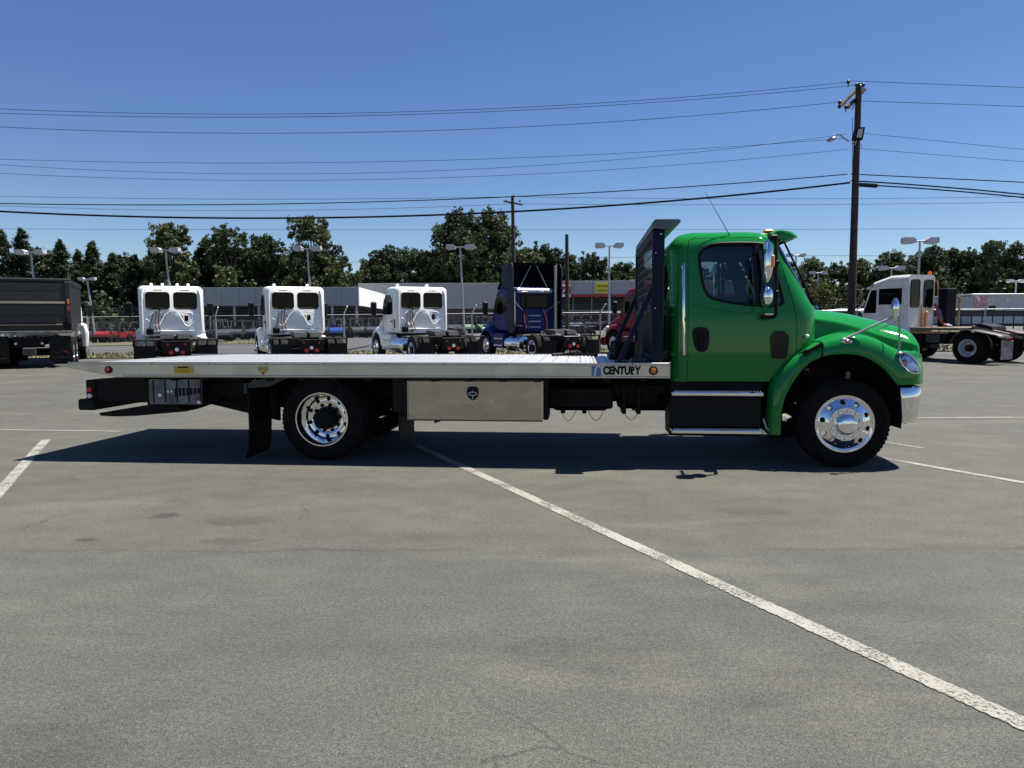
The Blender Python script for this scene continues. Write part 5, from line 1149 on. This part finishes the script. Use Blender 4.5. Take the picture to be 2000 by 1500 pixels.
part('chain_link_mesh', MB().loft([[(x, Yl+.03, fz(x, .1)) for x in xs_], [(x, Yl+.03, fz(x, 1.86)) for x in xs_]], False), cm, cl, angle=0)

# ------------------------------------------------------------------ side-by-side buggies and other vehicles across the road
def buggy(m, name='utility_buggy'):
    t = thing(name, 'x', 'buggy')
    part('chassis', MB().box((-1.15, -.55, .38), (1.15, .55, .58), .04), black, t)
    part('hood', MB().prism([(.45, .58), (.45, 1.08), (.75, 1.05), (1.35, .82), (1.40, .6)], -.55, .55), m, t)
    part('cargo_bed', MB().box((-1.35, -.62, .70), (-.55, .62, 1.02), .04), m, t)
    part('door_panel', MB().box((-.5, -.66, .48), (.45, -.60, .92), .02).box((-.5, .60, .48), (.45, .66, .92), .02), m, t)
    for s in (-1, 1):
        part('seat', MB().box((-.45, s*.30-.22, .60), (.05, s*.30+.22, .78), .05).box((-.52, s*.30-.22, .70), (-.36, s*.30+.22, 1.35), .05), seatm, t)
        for x in (-.95, .95):
            w = part('wheel', MB().lathe([(.17, s*.50), (.33, s*.49), (.36, s*.54), (.36, s*.72), (.33, s*.77), (.17, s*.76)], 18, (x, 0, .36), closed=True), rubber, t); part('rim', MB().lathe([(.18, s*.66), (.10, s*.70), (.01, s*.70)], 14, (x, 0, .36)), darkgrey, w)
        part('roll_cage', MB().tube([(.55, s*.58, .98), (.15, s*.54, 1.82), (-.05, s*.52, 1.90), (-.65, s*.52, 1.88), (-.80, s*.56, 1.70), (-.85, s*.58, .95)], .032, 6), darkgrey, t)
    part('cage_bars', MB().cyl((.15, -.54, 1.82), (.15, .54, 1.82), .03, n=6).cyl((-.72, -.52, 1.84), (-.72, .52, 1.84), .03, n=6).cyl((-.8, -.54, 1.3), (-.8, .54, 1.3), .025, n=6), darkgrey, t)
    part('roof', MB().box((-.72, -.54, 1.89), (.10, .54, 1.95), .03), blackp, t)
    return t
cols = {'black': mat('buggy_black', (.02, .02, .022), .3), 'dark grey': mat('buggy_grey', (.06, .06, .065), .35), 'red': mat('buggy_red', (.20, .010, .012), .4, 0, .2), 'blue': mat('buggy_blue', (.015, .05, .24), .4, 0, .2), 'green': mat('buggy_green', (.12, .22, .11), .5)}
protos = {}
rb = random.Random(11)
def put_buggy(px, Yd, c, label, az=None):
    if c not in protos: t = protos[c] = buggy(cols[c])
    else: t = copy_tree(protos[c])
    t['label'] = label; t['group'] = 'buggies lined up across the road'
    x = at(px, 640, Yd).x; seat_on_ground(t, x, Yd, az if az is not None else rb.choice((200, 175, 160))+rb.uniform(-8, 8)); return t
lab = {'black': 'black roll caged buggy in the row under the showroom canopy', 'dark grey': 'dark grey roll caged buggy in the dealer\'s display rows', 'green': 'pale green buggy by the brown dealership wall'}
for k in range(15): put_buggy(415+k*24.5+rb.uniform(-4, 4), 74+rb.uniform(-1.2, 1.2), 'black', lab['black'])
for k in range(9): put_buggy(425+k*38+rb.uniform(-6, 6), 68.5+rb.uniform(-.6, .6), 'dark grey', lab['dark grey'])
put_buggy(655, 66, 'blue', 'blue buggy beside the middle white tractor')
put_buggy(228, 66.5, 'red', 'red buggy parked left of the first white tractor, close to the lot light', 190)
put_buggy(205, 64.5, 'red', 'red buggy next to the dump truck\'s stack, partly behind the fence post', 165)
put_buggy(250, 69.5, 'red', 'red buggy partly hidden by the first white tractor', 200)
for k in range(3): put_buggy(180+k*33, 73, 'dark grey', lab['dark grey'])
for k in range(7): put_buggy(885+k*13, 82+rb.uniform(-2, 2), 'green' if k in (2, 4) else 'dark grey', lab['green' if k in (2, 4) else 'dark grey'])
for k in range(9): put_buggy(1105+k*19, 84+rb.uniform(-1.5, 1.5), 'black', 'black roll caged buggy lined up before the shop windows')
put_buggy(431, 61, 'dark grey', 'dark grey buggy standing nearer the road, right of the first white tractor', 150)
# motorcycles / tow frames by the navy tractor: silver quad bikes
def quad():
    t = thing('quad_bike', 'grey quad bike standing by the road near the navy tractor', 'quad bike', group='quad bikes by the road')
    part('body', MB().prism([(-.7, .55), (-.75, .85), (-.3, .88), (.0, .80), (.2, 1.0), (.75, .85), (.8, .6)], -.22, .22), darkgrey, t)
    part('rack', MB().box((-.95, -.4, .88), (-.35, .4, .92)).box((.35, -.4, .93), (.9, .4, .97)), galv, t)
    part('handlebar', MB().tube([(.05, -.42, 1.15), (.2, -.2, 1.1), (.2, .2, 1.1), (.05, .42, 1.15)], .02, 6), galv, t)
    for s in (-1, 1):
        for x in (-.6, .6): part('wheel', MB().lathe([(.10, s*.34), (.27, s*.34), (.29, s*.38), (.29, s*.54), (.27, s*.58), (.10, s*.58)], 16, (x, 0, .29), closed=True), rubber, t)
    return t
q0 = quad()
for i, (px, Yd) in enumerate(((1112, 60), (1124, 61), (1136, 60.5), (885, 60), (870, 61), (1140, 58))):
    q = q0 if i == 0 else copy_tree(q0); seat_on_ground(q, at(px, 640, Yd).x, Yd, 140+i*23)
# white cars on the right
def car(label, m):
    t = thing('parked_car', label, 'car')
    R_ = []
    for x, w, z0_, z1_ in ((-2.3, .78, .45, .85), (-2.2, .86, .32, .98), (-1.2, .9, .25, 1.02), (1.0, .9, .25, 1.0), (2.0, .86, .3, .86), (2.3, .74, .42, .7)): R_.append(rbox_ring(x, -w, w, z0_, z1_, .12))
    part('body', MB().loft(R_, True, True), m, t, angle=50)
    R_ = [rbox_ring(x, -w, w, .95, z1_, .10) for x, w, z1_ in ((-1.9, .70, 1.17), (-1.3, .72, 1.50), (-.2, .72, 1.56), (.4, .70, 1.50), (1.15, .66, 1.17))]
    cb_ = part('cabin', MB().loft(R_, True, True), m, t, angle=50)
    for s in (-1, 1):
        part('side_window', MB().prism([(-1.5, 1.10), (-1.15, 1.42), (.35, 1.42), (.9, 1.10)], s*.715, s*.735), darkglass, cb_)
        for x in (-1.4, 1.4): part('wheel', MB().lathe([(.18, s*.70), (.31, s*.70), (.33, s*.74), (.33, s*.88), (.31, s*.92), (.18, s*.92)], 18, (x, 0, .33), closed=True), rubber, t)
    part('windscreen', MB().add([(.46, -.60, 1.47), (.46, .60, 1.47), (1.12, .58, 1.19), (1.12, -.58, 1.19)], [(0, 1, 2, 3)]), darkglass, cb_)
    return t
c1 = car('white car parked beyond the green hood beside the tall pole', white); seat_on_ground(c1, at(1632, 620, 50).x, 50, -80)
c2 = copy_tree(c1); c2['label'] = 'white car parked in front of the yard tractor past the tall pole'; seat_on_ground(c2, at(1676, 620, 54).x, 54, -86)
for ob, h_ in ((c1, .55), (c2, .55)): ob.scale = (1.15, 1.15, 1.28)
kone = MB().lathe([(.16, .03), (.14, .04), (.03, .70), (.025, .72), (.001, .72)], 14, axis='Z').box((-.2, -.2, 0), (.2, .2, .035), .01)
kx = at(1905, 650, 42).x; o = part('traffic_cone', kone, mat('cone_orange', (.60, .09, .03), .5), None); o.location = (kx, 42, gz(kx, 42)+.03); tag(o, 'orange traffic cone on the ground behind the yard tractor', 'cone')

# ------------------------------------------------------------------ trees
def leafmat(name, c0, c1):
    m = bpy.data.materials.new(name); m.use_nodes = True; n = m.node_tree; L = n.links; b = n.nodes['Principled BSDF']
    b.inputs['Roughness'].default_value = .6; b.inputs['Specular IOR Level'].default_value = .25
    tc = n.nodes.new('ShaderNodeTexCoord'); t = n.nodes.new('ShaderNodeTexNoise'); t.inputs['Scale'].default_value = .5; t.inputs['Detail'].default_value = 6; t.inputs['Roughness'].default_value = .7
    L.new(tc.outputs['Object'], t.inputs['Vector']); oi = n.nodes.new('ShaderNodeObjectInfo')
    ma = n.nodes.new('ShaderNodeMath'); ma.operation = 'MULTIPLY_ADD'; ma.inputs[1].default_value = .5; L.new(oi.outputs['Random'], ma.inputs[0]); sb = n.nodes.new('ShaderNodeMath'); sb.operation = 'SUBTRACT'; sb.inputs[1].default_value = .25; L.new(t.outputs['Fac'], sb.inputs[0]); L.new(sb.outputs[0], ma.inputs[2])
    r = n.nodes.new('ShaderNodeValToRGB'); r.color_ramp.elements[0].position = .3; r.color_ramp.elements[1].position = .72; r.color_ramp.elements[0].color = (*c0, 1); r.color_ramp.elements[1].color = (*c1, 1)
    L.new(ma.outputs[0], r.inputs[0]); L.new(r.outputs[0], b.inputs['Base Color'])
    tr_ = n.nodes.new('ShaderNodeBsdfTranslucent'); L.new(r.outputs[0], tr_.inputs[0]); mx = n.nodes.new('ShaderNodeMixShader'); mx.inputs[0].default_value = .22
    out = n.nodes['Material Output']; L.new(b.outputs[0], mx.inputs[1]); L.new(tr_.outputs[0], mx.inputs[2]); L.new(mx.outputs[0], out.inputs[0])
    MATS[name] = m; return m
lm_oak = leafmat('leaf_oak', (.021, .038, .014), (.062, .088, .034)); lm_pine = leafmat('leaf_pine', (.020, .036, .016), (.054, .076, .030)); lm_light = leafmat('leaf_light', (.040, .055, .014), (.085, .098, .024)); lm_dry = leafmat('leaf_olive', (.028, .041, .014), (.070, .086, .032))
bark = mat('bark', (.035, .028, .022), .9, noise=.4, nscale=5)
def leaf(mb, c, s, rg, flat=0.0):
    n = Vector((rg.gauss(0, 1), rg.gauss(0, 1), rg.gauss(0, 1)+flat))
    if n.length < .01: n = Vector((0, 0, 1))
    n.normalize(); u = n.orthogonal().normalized(); u = Matrix.Rotation(rg.uniform(0, 6.28), 3, n) @ u; v = n.cross(u); c = Vector(c)
    a, b = s*rg.uniform(.7, 1.25), s*rg.uniform(.45, .8)
    mb.add([c-u*a, c-v*b+u*a*.15, c+u*a, c+v*b-u*a*.1], [(0, 1, 2, 3)])
TREE = {}
def decid(seed, W=.36, low=.22, ls=.26, n=17000, gaps=.0, kind='r'):    # a 16 m tree, crown half width W*16
    rg = random.Random(seed); H = 16.0; lobes = []
    for i in range({'r': 32, 'o': 26, 'b': 70}[kind]):
        t = rg.random()**.8; z = H*(low+(.96-low)*t)
        env = math.sin(math.pi*min(1, max(.05, (t*.86+.12))))**.65
        rad = W*H*env*rg.uniform(.35, .86); a = rg.uniform(0, 6.28)
        lobes.append(((rad*math.cos(a), rad*math.sin(a), z), rg.uniform(.085, .155)*H*(.78 if kind == 'o' else 1)))
    lobes.append(((0, 0, H*.90), H*.085)); lobes.append(((0, 0, H*.62), H*.15))
    cr = MB(); tot = sum(r*r for _, r in lobes)
    for c, r in lobes:
        k = int(n*r*r/tot)
        sub = [(Vector((rg.gauss(0, 1), rg.gauss(0, 1), rg.gauss(0, .75))).normalized()*r*rg.uniform(.55, 1.0), r*rg.uniform(.20, .36)) for _ in range(13)]
        for _ in range(k):
            sc_, sr_ = rg.choice(sub); d = Vector((rg.gauss(0, 1), rg.gauss(0, 1), rg.gauss(0, .7))).normalized()*sr_*rg.random()**.4
            p = Vector(c)+sc_+d; leaf(cr, p, ls*rg.uniform(.6, 1.15), rg, .6)
    tk = MB().tube([(0, 0, -.5), (.05, 0, H*.2), (-.1, .1, H*.45), (.1, 0, H*.8)], [.34, .27, .2, .06], 8)
    for c, r in lobes[::2]: tk.tube([(0, 0, c[2]*.55), (c[0]*.5, c[1]*.5, c[2]*.82), c], [.12, .07, .03], 5)
    return cr, tk
def conif(seed, W=.22, low=.08, ls=.27, n=15000):
    rg = random.Random(seed); H = 16.0; cr = MB(); tk = MB().tube([(0, 0, -.5), (0, 0, H*.5), (0, 0, H*.97)], [.30, .18, .03], 8)
    nb = 92; per = n//nb
    for i in range(nb):
        t = i/nb; z = H*(low+(1-low)*t**.9); L_ = W*H*((1-t)**.92)*rg.uniform(.55, 1.2)+.18; a = rg.uniform(0, 6.28)
        dx, dy = math.cos(a), math.sin(a); dz = rg.uniform(-.10, .22)
        tk.tube([(0, 0, z), (dx*L_*.9, dy*L_*.9, z+dz*L_)], [.05, .015], 4)
        for _ in range(per):
            u = rg.random()**.6; p = (dx*L_*u+rg.gauss(0, .10*L_+.08), dy*L_*u+rg.gauss(0, .10*L_+.08), z+dz*L_*u+rg.gauss(0, .22)); leaf(cr, p, ls*rg.uniform(.5, 1.1)*(1-.45*t), rg, .5)
    return cr, tk
def reg(key, pair): TREE[key] = (pair[0].mesh('crown', 0, False), pair[1].mesh('trunk', 40, False)); TREE[key][1].materials.append(bark)
reg('oak0', decid(1)); reg('oak1', decid(2, .40)); reg('oak2', decid(3, .32, .18)); reg('open0', decid(4, .36, .2, .24, 12500, kind='o')); reg('open1', decid(5, .33, .15, .24, 12500, kind='o'))
reg('pine0', conif(6)); reg('pine1', conif(7, .26)); reg('pine2', conif(8, .19)); reg('bush0', decid(9, .55, .03, .42, 5200)); reg('big0', decid(10, .42, .10, .25, 28000, kind='b'))
LM = {'oak': lm_oak, 'pine': lm_pine, 'light': lm_light, 'olive': lm_dry}
KL = {'oak': 'dense dark green broadleaf tree', 'open': 'loose crowned tall tree', 'pine': 'dark pointed pine', 'bush': 'low leafy bush', 'big': 'broad full crowned tree, tallest there,'}
WHERE = ((100, 'above the dump truck body'), (200, 'above the dump truck\'s white stack'), (265, 'above the red buggies'), (430, 'behind the tractor by the dump truck'), (520, 'in the gap between the first two white tractors'), (655, 'behind the middle white tractor'), (750, 'left of the tractor beside the navy one'), (880, 'behind the tractor beside the navy one'), (930, 'behind the lot light left of the navy tractor'), (1000, 'just left of the far utility pole'), (1080, 'behind the navy fairing'), (1130, 'behind the bare dark pole'), (1250, 'above the yellow sign'), (1400, 'behind the green cab\'s rear'), (1560, 'behind the green cab\'s window'), (1640, 'beyond the green truck\'s windscreen'), (1700, 'behind the tall utility pole'), (1770, 'above the yard tractor\'s windscreen'), (1840, 'behind the tall light over the yard tractor'), (1895, 'between yard tractor and pale shed'), (1960, 'above the shed\'s near end'), (9999, 'above the pale shed roof'))
def where(px): return next(w for x, w in WHERE if px < x)
rt_ = random.Random(21)
CC = {}
def tree(px, top, Yd, key, wpx=None, lm=None, label=None):
    x = at(px, 640, Yd).x; h = at(px, top, Yd).z-gz(x, Yd); k = key.rstrip('0123456789')
    m = LM[lm or ('pine' if k == 'pine' else 'oak')]
    t = thing({'pine': 'pine_tree', 'bush': 'leafy_bush'}.get(k, 'broadleaf_tree'), label or KL[k]+' '+where(px), 'bush' if k == 'bush' else 'tree', (x, Yd, gz(x, Yd)), rt_.uniform(0, 6.28), 'trees behind the lot')
    sc_ = h/16.0; w = sc_ if not wpx else sc_*1.0
    t.scale = (w*(wpx or 1), w*(wpx or 1), sc_)
    cm_, tm_ = TREE[key]; kk = (key, m.name)
    if kk not in CC: CC[kk] = cm_.copy() if cm_.materials else cm_; CC[kk].materials.clear(); CC[kk].materials.append(m)
    link('trunk', tm_, None, t); link('crown', CC[kk], None, t); return t
for a in ((14, 452, 112, 'pine1', 1.0), (52, 449, 112, 'pine0', 1.2), (-40, 470, 112, 'pine1', 1.2), (-95, 455, 115, 'oak1'), (90, 488, 118, 'oak2'), (126, 470, 112, 'pine1', 1.15), (160, 490, 120, 'pine0', 1.2), (187, 474, 114, 'pine2', 1.4), (224, 496, 112, 'pine1', 1.3), (268, 499, 112, 'pine0', 1.4), (250, 505, 118, 'oak1'), (300, 505, 116, 'pine1', 1.3),
          (340, 434, 108, 'open0', .92, 'olive'), (330, 470, 114, 'oak2', .9), (394, 486, 112, 'pine1', 1.3), (455, 442, 110, 'open1', 1.05), (440, 480, 116, 'oak0', .9), (413, 462, 112, 'open1', .75), (528, 462, 112, 'oak2', .82), (500, 490, 118, 'oak1', 1.0), (560, 500, 118, 'oak0'), (612, 421, 108, 'open0', 1.0, 'olive'), (640, 470, 112, 'open1', .8), (590, 480, 116, 'oak2', .9), (640, 515, 118, 'oak1', .9),
          (762, 484, 112, 'oak0', 1.0), (735, 507, 112, 'oak2', 1.0), (795, 493, 114, 'oak1', .9), (842, 494, 112, 'oak2', 1.05), (720, 535, 112, 'oak1', 1.2), (870, 500, 118, 'oak1'),
          (1030, 487, 118, 'oak2', 1.1, 'olive'), (1063, 480, 120, 'oak0', 1.0), (1110, 503, 122, 'oak1', 1.0), (1155, 497, 120, 'oak0', 1.0), (1207, 515, 122, 'oak2', 1.1), (1245, 526, 120, 'oak1', 1.2), (1300, 525, 120, 'oak0', 1.1), (1360, 520, 118, 'oak2', 1.2), (1420, 520, 120, 'oak1', 1.1), (1480, 515, 118, 'oak0', 1.1), (1535, 515, 116, 'oak2', 1.1),
          (1584, 510, 100, 'oak1', 1.0), (1626, 515, 104, 'oak0', 1.0), (1679, 507, 102, 'oak2', 1.0), (1740, 497, 100, 'oak1', .9), (1782, 500, 104, 'oak0', .9), (1820, 482, 100, 'oak2', .9), (1852, 493, 104, 'oak1', .9), (1892, 490, 102, 'oak0', .9), (1938, 471, 98, 'open0', .85), (1984, 474, 98, 'open1', .9), (2030, 480, 100, 'oak0'), (2090, 470, 104, 'oak1'), (1960, 505, 106, 'oak1', 1.0), (1910, 500, 108, 'oak2', 1.1), (1720, 520, 108, 'oak0', 1.2), (1800, 515, 108, 'oak1', 1.2)):
    tree(*a)
for a in ((906, 422, 112, 'big0', .92), (958, 421, 113, 'big0', .86)): tree(*a)
for a in ((682, 528, 104, 'bush0', .9, 'light', 'yellow green bush in the gap between the big trees'), (660, 540, 106, 'bush0', .9, 'light', 'yellow green bush in the gap between the big trees'), (1020, 500, 114, 'bush0', .6, 'light', 'yellow green tree top behind the navy fairing'), (1608, 548, 86, 'bush0', 1.0, 'light', 'light green bush beyond the green truck\'s windscreen'), (1645, 556, 88, 'bush0', 1.0, 'light', 'light green bush left of the tall pole'), (1580, 560, 86, 'bush0', 1.0, 'light', 'light green bush beyond the green truck\'s windscreen')): tree(*a)
# understorey of the wood: one uncountable mass of leaves and stems
ug = MB(); rg = random.Random(77)
cl_ = [(rg.uniform(-120, 130), rg.uniform(104, 122), rg.uniform(0, 6.5), rg.uniform(1.1, 2.5)) for _ in range(620)]
for cx_, cy_, cz_, cr_ in cl_:
    if cx_ > 30: cy_ -= 8
    for _ in range(46):
        d = Vector((rg.gauss(0, 1), rg.gauss(0, 1), rg.gauss(0, .8))).normalized()*cr_*rg.random()**.4
        leaf(ug, (cx_+d.x, cy_+d.y, gz(cx_, cy_)+max(.1, cz_+d.z)), .42, rg, .5)
o = link('undergrowth', ug.mesh('undergrowth', 0, False), lm_pine); tag(o, 'dark leafy undergrowth filling the wood under the trees', 'undergrowth', kind='stuff')
